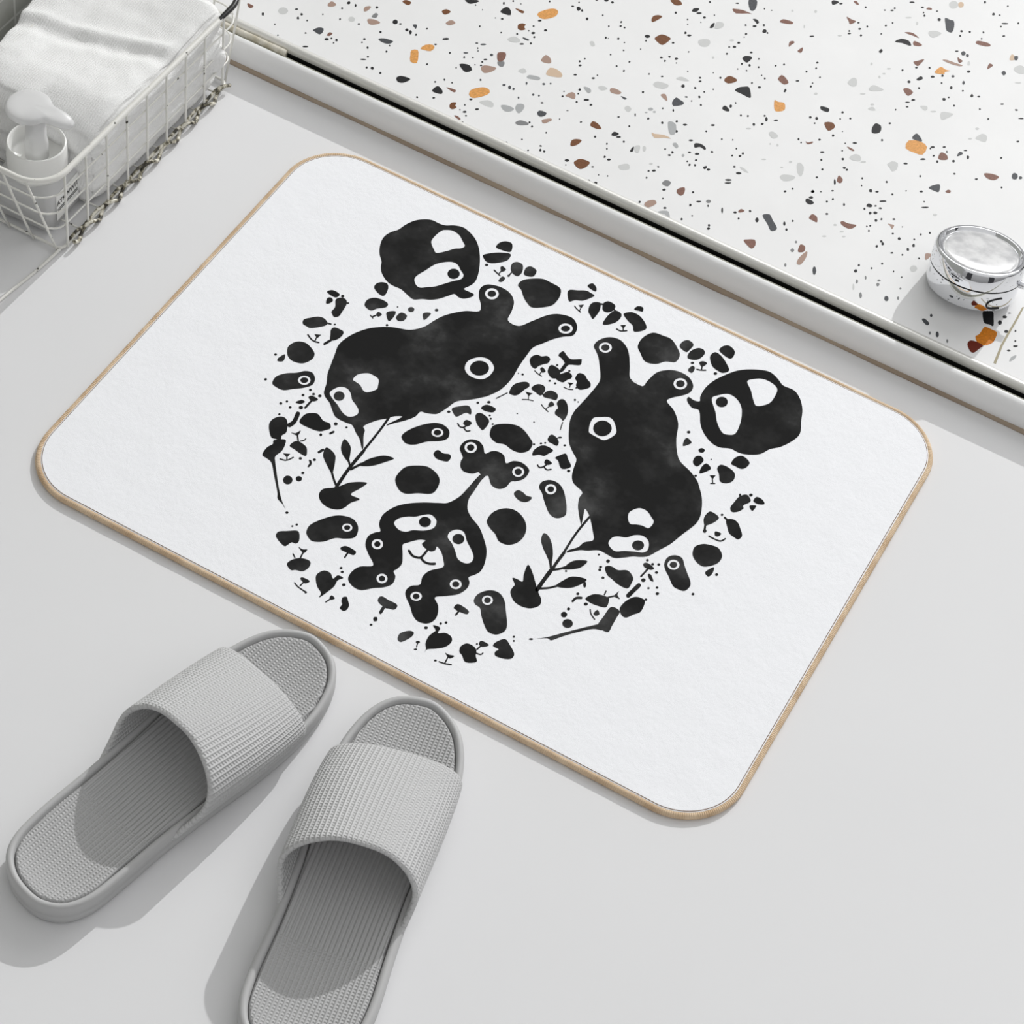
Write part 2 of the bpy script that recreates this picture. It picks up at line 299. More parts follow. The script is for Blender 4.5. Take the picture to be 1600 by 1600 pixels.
# terrazzo shower floor: slab and its chips, one mesh
CHIPS = """k -2439,4467 -2441,4527 -2419,4568 -2373,4546 -2340,4485 -2383,4467
b -2351,4593 -2307,4605 -2259,4603 -2264,4571 -2304,4576
o -2145,4642 -2138,4698 -2079,4788 -2032,4806 -2001,4778 -1999,4708 -2055,4625 -2105,4614
b -2221,4412 -2198,4450 -2165,4453 -2161,4416 -2136,4393 -2161,4359 -2196,4360
g -2207,4180 -2174,4245 -2110,4241 -2102,4203 -2157,4167
d -2103,4286 -2043,4290 -2044,4269 -2087,4268
k -2780,4423 -2695,4485 -2669,4473 -2713,4406 -2750,4404
r -2188,3965 -2131,4007 -2097,3933 -2108,3875 -2144,3878
m -2133,3857 -2082,3894 -2060,3832 -2094,3816
k -2396,3628 -2359,3660 -2313,3668 -2265,3625 -2295,3569 -2347,3585
t -2215,3700 -2208,3744 -2150,3772 -2101,3777 -2108,3719 -2149,3660 -2183,3665
t -1823,4111 -1820,4197 -1760,4177 -1731,4123 -1784,4096
l -1697,3967 -1708,4067 -1643,4084 -1582,4060 -1564,4015 -1625,3980
g -1923,3862 -1900,3922 -1854,3893 -1877,3857
n -1811,3826 -1813,3874 -1723,3900 -1718,3858
o -2137,3341 -2142,3404 -2077,3485 -2020,3492 -1993,3454 -2013,3392 -2070,3318 -2109,3313
b -2202,3104 -2205,3149 -2171,3173 -2160,3133 -2139,3121 -2151,3084 -2176,3075
r -2105,3013 -2083,3029 -2039,3014 -2045,2994
g -2010,3298 -1960,3363 -1900,3358 -1881,3306 -1944,3289
n -1831,3370 -1789,3404 -1717,3405 -1724,3352 -1771,3327
n -1712,3418 -1720,3478 -1673,3502 -1646,3464 -1646,3385 -1673,3379
d -1520,3470 -1517,3516 -1456,3525 -1450,3482 -1480,3447
m -1621,3247 -1601,3303 -1536,3317 -1515,3295 -1570,3246
t -1445,3420 -1395,3479 -1371,3468 -1408,3390
t -1422,3826 -1397,3896 -1358,3891 -1334,3832 -1394,3821
n -1341,4020 -1289,4038 -1257,4003 -1273,3972
g -1234,4096 -1206,4136 -1153,4126 -1186,4073
t -1134,4149 -1090,4171 -1029,4157 -1039,4117 -1109,4100
d -1012,4112 -953,4115 -964,4089
b -1065,3617 -1068,3671 -1015,3671 -957,3628 -998,3604 -1045,3603
b -1088,3283 -1107,3344 -1081,3384 -1033,3396 -1039,3327 -1065,3285
b -960,3103 -957,3147 -929,3185 -851,3194 -844,3136 -870,3072 -911,3070
k -851,3610 -849,3662 -802,3664 -814,3618
k -621,3520 -626,3575 -616,3592 -599,3535
g -615,3602 -579,3636 -550,3555 -580,3543
g -623,3302 -564,3371 -524,3317 -582,3267
g -914,3990 -900,4035 -854,4014 -862,3960
g -1576,4590 -1553,4617 -1513,4575 -1536,4549
b -1227,5563 -1163,5610 -1111,5569 -1152,5524 -1195,5535
b -1249,5204 -1258,5259 -1229,5301 -1186,5306 -1199,5241 -1225,5181
b -1109,4990 -1100,5041 -1072,5084 -990,5081 -989,5017 -1011,4950 -1066,4961
k -992,5537 -995,5587 -952,5614 -954,5555
k -756,5427 -761,5489 -746,5516 -730,5450
g -715,5451 -735,5539 -685,5565 -660,5532 -671,5483
d -625,6005 -563,6051 -521,5955 -522,5892 -559,5890
r -696,5796 -668,5816 -605,5842 -511,5841 -548,5827 -641,5759
k -476,5780 -448,5800 -410,5776 -415,5742 -443,5762
r -252,5898 -240,5953 -154,5970 -145,5935 -210,5902
r -36,5629 -59,5693 -37,5726 -16,5714 -28,5665
r 55,5624 74,5698 91,5660 91,5619
g -753,5178 -758,5226 -695,5275 -658,5237 -661,5179 -709,5150
k -325,5227 -314,5275 -268,5295 -250,5275 -260,5200 -291,5201
b -334,4853 -332,4914 -304,4944 -238,4932 -242,4890 -284,4837
k -192,4789 -184,4844 -144,4888 -104,4905 -41,4810 -44,4778 -119,4783
r 64,5170 71,5235 120,5220 168,5176 144,5129 87,5147
o 159,4886 195,4886 240,4905 270,4878 288,4814 240,4760 204,4782
d -596,4314 -594,4389 -555,4383 -504,4371 -505,4331 -561,4272
t -724,4338 -691,4371 -638,4303 -674,4306
g -843,4427 -822,4482 -720,4497 -734,4428 -807,4404
g -705,4615 -671,4669 -592,4657 -658,4619
n -509,4052 -490,4081 -435,4067 -392,3966 -408,3926 -447,3945
l -570,3848 -543,3849 -465,3885 -394,3880 -450,3853 -519,3801
k -189,4510 -180,4555 -125,4528 -123,4500 -162,4491
k -184,3918 -190,3954 -141,3976 -88,3958 -81,3926 -133,3935 -164,3900
n -353,3826 -333,3858 -295,3829 -302,3796
k 2,3717 15,3750 30,3743 26,3703
m -208,3323 -199,3384 -149,3383 -150,3319
k 543,5065 617,5079 628,5029 565,5022
r 618,4558 642,4557 673,4594 678,4569 647,4534
b 658,4887 715,4927 756,4900 759,4854 732,4806 691,4834
g 298,4468 324,4500 386,4474 366,4422 326,4431
g 677,4233 686,4277 740,4250 769,4160 763,4119 724,4147
g 616,4006 633,4058 724,4091 725,4037 669,3980
g 270,3907 298,3922 365,3892 328,3884
k 30,6475 63,6499 95,6491 72,6436 51,6427
r 203,6592 227,6609 265,6578 239,6566
r 239,6344 288,6339 340,6335 308,6266 284,6294
r 822,6908 832,6943 864,6946 865,6924
d 1021,6896 1072,6901 1107,6906 1140,6835 1155,6742 1103,6735 1057,6817
g 967,6616 1015,6665 1078,6666 1041,6572 1000,6567
r 783,6467 823,6504 872,6505 927,6476 872,6474
k 755,6286 788,6367 861,6383 903,6342 894,6321 817,6314
r 907,6376 909,6414 982,6410 980,6377 930,6351
r 1408,6730 1404,6779 1496,6808 1532,6785 1496,6748
k 687,6072 691,6120 713,6102 709,6064
r 1334,6445 1366,6433 1394,6423 1380,6382 1357,6396
r 1013,6137 1044,6179 1084,6229 1079,6154 1070,6103 1035,6112
t 1228,6323 1266,6350 1347,6358 1416,6368 1393,6337 1304,6317
o 1231,6123 1251,6222 1303,6215 1346,6226 1311,6180 1317,6149 1264,6117
k 1129,5925 1146,5991 1176,5973 1156,5925
r 1079,5734 1113,5768 1172,5742 1154,5670 1107,5695
r 1626,6459 1614,6541 1654,6540 1639,6478
d 1757,6493 1769,6532 1797,6508 1789,6466
l 1756,6705 1742,6788 1772,6789 1798,6740
d 1775,6781 1804,6801 1818,6750 1796,6734
g 1832,6618 1860,6689 1907,6692 1940,6605 1877,6580
g 618,5501 629,5588 667,5596 700,5520 675,5482
g 815,5534 824,5610 880,5620 933,5609 866,5541
g 913,5292 940,5340 980,5310 941,5283
g 1300,5608 1350,5644 1371,5610 1355,5575
g 1492,5648 1581,5693 1593,5663 1536,5554
g 1884,5514 1914,5602 1963,5599 1982,5521 1928,5507
k 1052,5054 1043,5115 1055,5156 1104,5148 1129,5080 1113,5036 1074,5016
r 956,4716 983,4721 1030,4713 1019,4693 980,4700
g 1029,4603 1054,4668 1103,4675 1129,4615 1067,4584
g 1348,4718 1369,4780 1422,4789 1445,4712 1419,4661 1382,4696
d 1405,5163 1409,5246 1450,5233 1495,5180
o 1403,5010 1389,5123 1486,5173 1561,5141 1566,5023 1498,5003
r 1696,5077 1695,5152 1748,5152 1778,5098 1723,5055
d 1831,5192 1833,5260 1867,5255 1849,5205
r 1053,4269 1045,4333 1094,4307 1099,4256 1074,4247
r 2123,5128 2191,5167 2253,5164 2230,5098 2166,5084
d 1775,4660 1802,4722 1845,4756 1871,4665 1830,4654
r 1921,4700 1928,4738 1955,4742 1958,4708
d 689,3484 737,3530 787,3483 854,3424 861,3385 829,3354 767,3415
k 923,3881 936,3905 1000,3891 984,3849 943,3850
r 1042,3688 1045,3752 1095,3743 1122,3682 1082,3681
r 1293,3802 1304,3828 1360,3832 1422,3854 1413,3802 1381,3772 1321,3778
k 1402,4120 1406,4164 1446,4159 1439,4128
t 1647,4030 1671,4041 1702,4045 1703,3992 1675,4017
t 2087,3823 2066,3887 2113,3910 2113,3868 2103,3825
r 1127,3266 1111,3351 1155,3355 1174,3299 1154,3268
t 1177,3129 1169,3210 1192,3311 1217,3243 1214,3135
r -53,3301 -63,3348 -21,3395 7,3325 -8,3284
t -222,3004 -213,3063 -169,3103 -138,3071 -175,2987
n -82,2987 -56,3028 -8,3048 33,2988 -18,2997
r 681,3111 706,3142 760,3175 792,3119 784,3062 739,3073
r 493,3400 501,3445 538,3440 516,3402
r -4355,3212 -4291,3210 -4298,3167 -4330,3177
t -3766,3631 -3756,3684 -3699,3666 -3717,3620 -3751,3606
b -3236,4060 -3218,4101 -3166,4099 -3169,4047
b -2878,4159 -2858,4207 -2807,4198 -2832,4133
t -2769,4036 -2749,4104 -2696,4089 -2726,4033
t -3452,3739 -3474,3791 -3446,3830 -3426,3818 -3430,3760
m -3357,3713 -3356,3777 -3326,3777 -3317,3724
t -3370,3664 -3317,3697 -3252,3691 -3281,3635 -3327,3615
d -3692,3247 -3669,3306 -3625,3322 -3603,3267 -3615,3231 -3661,3238
r -3555,3262 -3555,3310 -3525,3310 -3529,3268
d -3000,3840 -2970,3862 -2949,3810 -2974,3819
d -3153,3489 -3118,3528 -3032,3543 -3045,3488 -3102,3473
o -2838,3533 -2795,3572 -2754,3515 -2712,3415 -2770,3399 -2812,3473
o -2784,3604 -2771,3674 -2718,3712 -2685,3683 -2693,3625 -2748,3606
k -2764,3144 -2738,3189 -2653,3199 -2682,3121 -2730,3105
k -2425,3184 -2413,3264 -2350,3238 -2332,3193 -2386,3174
r -2341,3296 -2258,3312 -2250,3277 -2301,3281
k 2744,3541 2813,3584 2852,3509 2881,3427 2846,3425 2806,3415 2775,3456
u 2818,3362 2834,3382 2886,3382 2937,3373 2949,3268 2931,3212 2890,3166 2845,3162 2797,3224 2814,3271
v 2772,3103 2777,3158 2828,3176 2890,3166 2876,3113 2856,3048 2823,3042
n 3145,3125 3140,3182 3169,3227 3171,3177
d 2338,3146 2356,3167 2408,3141 2404,3108 2372,3116
w 3011,3779 3013,3607 3012,3429 3014,3260 3036,3033 3059,3032 3033,3256 3030,3428 3030,3609 3025,3789
k -2071,4588 -2075,4572 -2088,4562 -2101,4568 -2097,4585 -2084,4594
k -2086,4472 -2093,4464 -2103,4471 -2106,4484 -2100,4489 -2091,4486
k -2096,4398 -2095,4387 -2101,4384 -2108,4390 -2110,4400 -2104,4405
k -2038,4392 -2049,4375 -2068,4377 -2070,4395 -2056,4409 -2041,4407
k -2160,4298 -2158,4285 -2168,4280 -2177,4292 -2177,4306 -2168,4307
k -1965,4497 -1969,4481 -1982,4473 -1991,4483 -1993,4500 -1977,4508
k -2010,4344 -2014,4334 -2025,4338 -2030,4353 -2023,4361 -2013,4357
k -1994,4253 -1998,4240 -2008,4244 -2014,4254 -2012,4267 -2001,4265
k -2053,4199 -2068,4186 -2084,4184 -2083,4197 -2067,4212 -2052,4212
k -2461,4594 -2458,4577 -2468,4578 -2479,4591 -2481,4607 -2472,4611
k -2394,3971 -2399,3960 -2410,3956 -2419,3961 -2413,3973 -2401,3978
k -2358,3910 -2361,3901 -2368,3905 -2374,3914 -2370,3922 -2362,3919
k -2339,3884 -2340,3875 -2345,3872 -2351,3878 -2351,3886 -2347,3890
k -2395,3732 -2399,3721 -2410,3723 -2414,3736 -2412,3747 -2403,3743
k -2333,3781 -2332,3770 -2341,3767 -2348,3771 -2347,3780 -2340,3785
k -2220,3830 -2227,3816 -2243,3805 -2251,3814 -2246,3827 -2231,3835
k -2232,3775 -2238,3764 -2247,3765 -2252,3773 -2248,3783 -2239,3782
k -2220,3724 -2230,3716 -2238,3721 -2239,3731 -2231,3739 -2220,3736
k -2271,3699 -2275,3695 -2282,3698 -2285,3707 -2280,3711 -2273,3709
k -2389,3570 -2390,3561 -2397,3559 -2403,3568 -2401,3576 -2395,3577
k -2531,3707 -2533,3698 -2541,3697 -2546,3706 -2545,3716 -2537,3716
k -2128,3552 -2134,3545 -2144,3547 -2150,3561 -2144,3570 -2134,3565
k -2321,3372 -2325,3368 -2332,3370 -2335,3380 -2330,3385 -2323,3382
k -2074,3285 -2082,3272 -2095,3273 -2103,3284 -2092,3296 -2077,3299
k -1965,3212 -1972,3195 -1988,3188 -1995,3199 -1990,3212 -1976,3221
k -2038,3110 -2050,3098 -2066,3098 -2066,3114 -2053,3127 -2040,3122
k -2093,3113 -2094,3104 -2100,3103 -2106,3109 -2105,3117 -2099,3118
k -2088,3194 -2088,3184 -2094,3179 -2100,3186 -2104,3197 -2096,3200
k -2010,3075 -2013,3065 -2021,3065 -2029,3075 -2024,3084 -2016,3086
k -1992,2979 -1997,2968 -2008,2975 -2015,2987 -2008,2996 -1998,2991
d -2327,4002 -2336,3984 -2356,3969 -2373,3971 -2363,3990 -2343,4004
d -2406,3796 -2426,3780 -2441,3780 -2438,3793 -2422,3805 -2407,3808
d -2208,3915 -2207,3895 -2220,3889 -2232,3898 -2234,3915 -2223,3925
d -1924,3622 -1932,3608 -1947,3610 -1950,3626 -1939,3637 -1927,3635
d -1868,3630 -1864,3608 -1878,3601 -1894,3621 -1896,3644 -1881,3645
d -1831,3628 -1833,3614 -1842,3609 -1851,3620 -1854,3636 -1843,3641
d -1772,3752 -1774,3740 -1786,3750 -1795,3770 -1789,3777 -1778,3769
d -1638,3846 -1646,3830 -1660,3832 -1666,3841 -1660,3856 -1645,3857
d -1596,3880 -1601,3873 -1610,3877 -1613,3889 -1608,3897 -1599,3891
d -1743,3552 -1741,3536 -1749,3538 -1759,3550 -1761,3564 -1754,3567
d -1652,3665 -1654,3652 -1664,3651 -1674,3661 -1672,3676 -1661,3678
d -1605,3679 -1609,3669 -1618,3674 -1625,3685 -1620,3695 -1610,3692
k -1342,3974 -1342,3959 -1352,3952 -1364,3962 -1364,3979 -1354,3984
k -1331,3908 -1337,3902 -1345,3908 -1347,3918 -1342,3923 -1335,3920
k -1429,3806 -1428,3793 -1437,3788 -1446,3794 -1446,3806 -1438,3812
k -1451,3862 -1453,3855 -1461,3858 -1464,3868 -1459,3873 -1453,3870
k -1221,3897 -1227,3879 -1251,3864 -1263,3872 -1254,3892 -1233,3903
k -1166,3854 -1170,3841 -1181,3834 -1188,3843 -1189,3857 -1176,3864
k -1291,3806 -1296,3796 -1307,3799 -1311,3812 -1303,3820 -1293,3817
k -1534,3620 -1544,3607 -1556,3606 -1561,3613 -1554,3626 -1540,3628
k -1466,4118 -1477,4108 -1490,4108 -1490,4120 -1479,4132 -1467,4130
k -1310,4181 -1314,4166 -1327,4162 -1337,4168 -1332,4182 -1319,4190
k -1303,4232 -1305,4224 -1311,4223 -1317,4230 -1316,4239 -1309,4240
k -1518,4299 -1522,4288 -1532,4293 -1539,4305 -1534,4315 -1523,4311
k -1487,4264 -1490,4248 -1502,4242 -1512,4249 -1510,4263 -1499,4273
k -1497,4359 -1501,4349 -1510,4351 -1513,4362 -1511,4372 -1503,4369
k -1333,4555 -1330,4542 -1339,4540 -1347,4547 -1347,4558 -1341,4563
k -1146,4569 -1147,4557 -1155,4552 -1162,4564 -1162,4575 -1154,4577
k -1214,4445 -1218,4433 -1228,4436 -1233,4447 -1231,4459 -1222,4455
k -1132,4420 -1139,4412 -1148,4421 -1150,4433 -1144,4441 -1134,4435
k -1260,4667 -1266,4662 -1274,4667 -1277,4677 -1271,4682 -1263,4679
k -1371,4790 -1372,4775 -1382,4773 -1392,4786 -1389,4799 -1379,4801
k -1471,4729 -1473,4717 -1484,4717 -1490,4730 -1489,4743 -1478,4742
k -1454,4733 -1457,4730 -1462,4731 -1464,4737 -1461,4742 -1457,4739
k -1304,4768 -1309,4764 -1316,4766 -1318,4777 -1314,4782 -1306,4778
k -1522,4884 -1525,4874 -1534,4879 -1540,4889 -1535,4897 -1526,4896
k -1455,5012 -1457,4998 -1466,4995 -1473,5008 -1472,5019 -1464,5024
k -1432,4952 -1439,4943 -1451,4945 -1452,4959 -1444,4969 -1434,4963
k -1395,4961 -1395,4949 -1404,4947 -1413,4956 -1410,4968 -1403,4969
k -1639,4995 -1639,4984 -1645,4978 -1652,4986 -1655,4998 -1647,5001
k -1729,4857 -1731,4842 -1743,4844 -1755,4862 -1750,4876 -1739,4877
k -1851,4932 -1862,4909 -1883,4923 -1896,4947 -1881,4965 -1862,4957
k -1821,4927 -1830,4921 -1842,4927 -1845,4944 -1837,4953 -1826,4943
k -1918,4942 -1925,4928 -1938,4925 -1945,4933 -1938,4946 -1927,4948
k -1642,5206 -1649,5190 -1662,5194 -1670,5206 -1664,5220 -1650,5220
k -1903,5020 -1903,5009 -1912,5011 -1918,5020 -1916,5030 -1908,5030
k -2131,4871 -2130,4858 -2139,4858 -2146,4867 -2147,4880 -2138,4880
k -2332,4681 -2334,4673 -2340,4673 -2344,4680 -2343,4686 -2338,4687
k -2406,4675 -2406,4663 -2414,4659 -2422,4667 -2424,4681 -2415,4684
k -2487,4178 -2491,4170 -2499,4176 -2503,4187 -2498,4194 -2490,4189
k -2287,4217 -2293,4212 -2300,4218 -2303,4229 -2297,4234 -2290,4227
k -2365,4392 -2375,4383 -2387,4382 -2389,4395 -2381,4408 -2370,4403
k -2662,4421 -2662,4410 -2669,4408 -2676,4414 -2677,4425 -2670,4427
k -2430,4372 -2429,4364 -2434,4361 -2440,4365 -2440,4373 -2436,4377
k -2580,4398 -2579,4390 -2586,4389 -2591,4396 -2590,4404 -2585,4405
k -767,3637 -773,3620 -790,3608 -805,3613 -798,3630 -781,3641
k -710,3593 -718,3585 -728,3592 -730,3605 -724,3612 -715,3608
k -950,3511 -948,3496 -957,3492 -967,3500 -968,3513 -960,3520
k -823,3485 -827,3476 -837,3480 -840,3493 -834,3499 -826,3496
k -795,3434 -794,3423 -802,3419 -810,3429 -809,3440 -802,3441
k -762,3332 -764,3319 -772,3314 -779,3324 -782,3338 -772,3343
k -712,3320 -722,3306 -738,3307 -740,3322 -727,3334 -713,3333
k -1004,3100 -1016,3080 -1034,3081 -1042,3091 -1033,3111 -1013,3113
k -999,3037 -1003,3032 -1009,3035 -1011,3043 -1007,3049 -1001,3045
k -791,3162 -795,3151 -805,3147 -813,3151 -808,3162 -798,3168
k -737,2983 -740,2969 -750,2968 -761,2978 -759,2994 -747,2997
k -674,2992 -682,2977 -696,2981 -704,2994 -694,3009 -679,3007
k -635,3134 -636,3125 -641,3123 -647,3128 -646,3136 -642,3140
k -706,3097 -709,3090 -715,3092 -718,3099 -716,3106 -710,3104
k -1316,3525 -1314,3516 -1320,3514 -1326,3519 -1327,3527 -1322,3530
k -1139,3605 -1142,3594 -1151,3588 -1157,3596 -1155,3606 -1146,3610
k -761,3803 -765,3792 -774,3795 -779,3805 -777,3816 -768,3813
k -895,3851 -904,3842 -912,3848 -913,3857 -905,3865 -894,3863
k -1307,3660 -1316,3653 -1323,3653 -1324,3660 -1316,3666 -1307,3668
k -1510,3331 -1511,3319 -1520,3317 -1529,3328 -1526,3338 -1518,3340
k -1466,3294 -1469,3283 -1479,3282 -1485,3294 -1484,3307 -1474,3306
k -1285,3121 -1294,3113 -1304,3113 -1308,3123 -1299,3133 -1290,3130
k -1263,3065 -1269,3059 -1281,3064 -1286,3082 -1280,3091 -1267,3083
k -1229,3076 -1233,3065 -1243,3070 -1251,3082 -1244,3091 -1233,3090
k -1354,3012 -1356,3001 -1364,2999 -1369,3009 -1368,3018 -1362,3021
k -1552,2978 -1558,2969 -1569,2974 -1572,2989 -1565,2998 -1556,2990
k -1463,3101 -1464,3092 -1471,3090 -1479,3097 -1476,3107 -1470,3108
k -1329,3302 -1330,3292 -1335,3286 -1342,3294 -1345,3305 -1337,3308
k -784,3960 -782,3946 -791,3951 -804,3974 -803,3986 -795,3983
k -1780,5156 -1783,5144 -1792,5137 -1802,5142 -1799,5155 -1789,5161
k -1697,5195 -1714,5178 -1732,5185 -1732,5203 -1718,5215 -1701,5214
k -904,5569 -912,5549 -932,5535 -948,5540 -939,5560 -920,5573
k -845,5524 -856,5513 -869,5520 -871,5536 -861,5544 -849,5541
k -1098,5434 -1097,5417 -1106,5413 -1116,5421 -1118,5437 -1110,5444
k -967,5406 -971,5397 -980,5401 -983,5413 -978,5420 -970,5416
k -939,5351 -938,5342 -944,5339 -950,5347 -950,5357 -944,5357
k -898,5232 -900,5216 -909,5211 -918,5224 -921,5241 -909,5246
k -849,5219 -861,5203 -879,5203 -882,5220 -865,5234 -849,5235
k -1152,4980 -1167,4954 -1190,4955 -1200,4970 -1189,4995 -1163,4998
k -1151,4908 -1157,4902 -1165,4906 -1168,4918 -1163,4926 -1154,4920
k -931,5042 -934,5028 -946,5025 -954,5031 -950,5043 -939,5050
k -902,5759 -904,5747 -912,5747 -921,5756 -919,5769 -909,5771
k -789,5612 -792,5603 -799,5608 -804,5617 -800,5625 -792,5622
k -1142,4784 -1142,4774 -1148,4772 -1154,4777 -1154,4786 -1149,4790
k -850,5448 -853,5440 -860,5442 -862,5451 -861,5458 -855,5456
k -679,5908 -682,5894 -697,5886 -708,5888 -703,5901 -690,5911
k -404,5709 -410,5691 -427,5680 -436,5693 -431,5710 -415,5717
k -484,5662 -490,5650 -500,5652 -505,5662 -501,5674 -491,5672
k -429,5544 -438,5535 -448,5546 -450,5560 -443,5569 -431,5561
k -429,5498 -433,5494 -438,5497 -441,5505 -436,5509 -431,5506
k -344,5767 -345,5752 -356,5750 -366,5764 -362,5777 -352,5779
k -294,5693 -302,5669 -323,5666 -333,5690 -328,5715 -307,5717
k -271,5681 -277,5673 -286,5676 -291,5690 -285,5699 -276,5693
k -377,5997 -381,5993 -387,5995 -388,6004 -384,6009 -378,6006
k -442,5979 -445,5970 -452,5974 -457,5984 -453,5990 -445,5990
k 99,5903 88,5885 68,5874 63,5883 72,5897 89,5910
k -431,5407 -433,5392 -444,5384 -455,5392 -453,5408 -442,5415
k -436,5322 -451,5308 -465,5314 -465,5330 -453,5340 -440,5338
k -482,5300 -482,5288 -491,5283 -498,5289 -499,5300 -491,5306
k -458,5195 -464,5184 -476,5187 -478,5202 -471,5210 -461,5207
k -279,5355 -280,5341 -294,5333 -302,5343 -299,5358 -287,5362
k -763,5012 -764,5003 -769,4999 -775,5007 -776,5017 -769,5020
k -286,5151 -290,5141 -301,5146 -305,5161 -298,5168 -288,5164
k -216,5175 -221,5160 -232,5166 -240,5178 -237,5195 -224,5191
k -186,5303 -192,5296 -200,5300 -203,5313 -198,5321 -189,5315
k -140,5207 -141,5194 -150,5194 -157,5202 -156,5214 -148,5218
k -211,5096 -214,5086 -220,5085 -228,5093 -226,5104 -218,5105
k -290,5067 -293,5059 -299,5063 -303,5071 -299,5077 -293,5075
k -19,5321 -20,5308 -27,5305 -35,5313 -35,5324 -28,5330
k 40,5377 35,5365 24,5368 21,5381 23,5393 33,5389
k -876,4851 -874,4835 -885,4832 -895,4839 -894,4852 -885,4859
k -806,4865 -810,4847 -825,4838 -834,4852 -831,4868 -817,4874
k -927,4793 -936,4779 -949,4778 -954,4788 -947,4801 -935,4801
k -885,4761 -892,4753 -900,4763 -903,4775 -897,4783 -886,4776
k -788,4802 -793,4797 -800,4801 -802,4811 -797,4815 -790,4812
k -811,4570 -814,4559 -825,4554 -832,4562 -827,4573 -818,4577
k -926,4524 -929,4515 -936,4515 -941,4524 -940,4534 -932,4534
k -653,4763 -657,4759 -663,4761 -666,4769 -662,4774 -657,4771
k -454,4884 -458,4880 -464,4882 -465,4890 -461,4895 -455,4892
k -519,4753 -525,4742 -535,4746 -542,4757 -534,4767 -523,4768
k -496,4718 -501,4704 -515,4698 -520,4709 -516,4720 -504,4728
k -591,4555 -602,4541 -620,4547 -624,4571 -611,4586 -596,4574
k -496,4608 -497,4594 -507,4592 -518,4603 -514,4617 -505,4618
k -357,4689 -357,4680 -362,4675 -368,4682 -370,4692 -364,4695
k -408,4605 -410,4596 -417,4596 -424,4606 -420,4614 -412,4615
k -410,4515 -416,4502 -428,4511 -435,4526 -427,4535 -417,4530
k -450,4425 -455,4421 -462,4425 -464,4435 -459,4440 -452,4434
k -354,4433 -357,4420 -367,4420 -374,4432 -371,4444 -362,4443
k -506,4453 -516,4439 -529,4439 -534,4446 -525,4459 -512,4462
k -861,4276 -861,4260 -873,4262 -881,4275 -878,4288 -867,4290
k -367,4869 -367,4854 -379,4853 -386,4863 -386,4877 -374,4879
k -71,5121 -74,5111 -81,5111 -85,5120 -84,5128 -78,5128
k -28,5102 -29,5090 -36,5086 -44,5094 -45,5108 -36,5112
k -100,4969 -104,4959 -114,4966 -117,4978 -111,4987 -102,4981
k -14,4955 -28,4945 -39,4952 -40,4966 -26,4977 -16,4970
k 196,5065 188,5057 178,5060 175,5075 180,5087 190,5078
k 196,5053 195,5038 187,5036 178,5044 178,5058 187,5062
k 240,5258 235,5243 223,5234 211,5237 215,5252 228,5263
k 250,5415 250,5402 240,5400 233,5412 235,5425 244,5426
k 306,5507 303,5497 294,5497 288,5509 291,5522 301,5519
k 285,5584 278,5573 266,5573 263,5587 270,5601 282,5596
k 385,5412 380,5404 371,5408 369,5421 374,5430 382,5423
k 360,5299 355,5293 348,5298 346,5308 350,5313 358,5310
k 369,5251 365,5239 356,5238 351,5251 351,5266 363,5265
k -124,4584 -122,4563 -131,4556 -146,4572 -147,4594 -137,4599
k -108,4639 -115,4632 -123,4638 -125,4649 -120,4654 -112,4651
k 1,4527 2,4513 -7,4509 -15,4516 -16,4529 -9,4535
k 58,4548 53,4538 43,4542 39,4558 46,4565 55,4561
k 182,4649 182,4637 172,4631 164,4641 165,4654 175,4656
k 218,4614 219,4592 208,4586 195,4608 189,4634 202,4638
k 211,4532 204,4520 191,4523 188,4539 198,4548 209,4546
k 153,4480 148,4464 136,4470 128,4483 131,4500 145,4496
k 296,4651 281,4639 266,4636 268,4650 284,4665 298,4665
k -145,4265 -152,4248 -169,4242 -179,4248 -172,4263 -155,4274
k -166,4151 -168,4140 -176,4139 -184,4147 -182,4160 -173,4161
k -353,4117 -365,4100 -381,4101 -387,4112 -373,4128 -355,4130
k -440,4115 -441,4100 -450,4096 -459,4104 -459,4118 -451,4126
k -382,3993 -387,3979 -400,3982 -404,3998 -402,4011 -390,4007
k -532,4225 -527,4207 -536,4206 -546,4217 -548,4232 -542,4237
k -621,4192 -621,4181 -629,4178 -635,4187 -634,4197 -628,4199
k -536,4016 -541,4002 -553,4006 -559,4019 -557,4033 -545,4029
k -666,3985 -674,3976 -683,3986 -686,3999 -679,4008 -668,4001
k -223,3962 -238,3950 -252,3951 -252,3964 -238,3976 -222,3977
k -168,3826 -173,3813 -187,3807 -195,3816 -187,3828 -176,3833
k -98,3846 -109,3829 -128,3822 -133,3834 -125,3851 -105,3858
k -5,3937 -14,3928 -25,3929 -30,3943 -21,3954 -10,3950
k -80,3758 -86,3751 -96,3754 -99,3769 -92,3777 -81,3772
k -59,3697 -63,3686 -73,3691 -81,3704 -74,3713 -63,3712
k -101,3679 -103,3665 -114,3662 -120,3675 -119,3687 -110,3692
k -138,3700 -143,3694 -151,3697 -154,3710 -148,3717 -141,3710
k -299,3688 -303,3674 -315,3670 -326,3676 -319,3690 -308,3694
k -295,3736 -296,3721 -304,3713 -313,3725 -317,3740 -306,3744
k -368,3729 -371,3719 -379,3719 -386,3729 -381,3738 -373,3740
k 68,3720 56,3704 43,3709 37,3721 50,3734 63,3733
k 239,3883 229,3875 218,3878 217,3892 228,3901 237,3895
k 317,3846 304,3824 281,3816 272,3828 285,3847 304,3853
k 281,3715 259,3692 237,3686 229,3695 249,3716 273,3725
k 291,3681 276,3663 251,3650 243,3655 262,3675 288,3690
k -9,4142 -8,4130 -17,4130 -23,4138 -23,4150 -15,4151
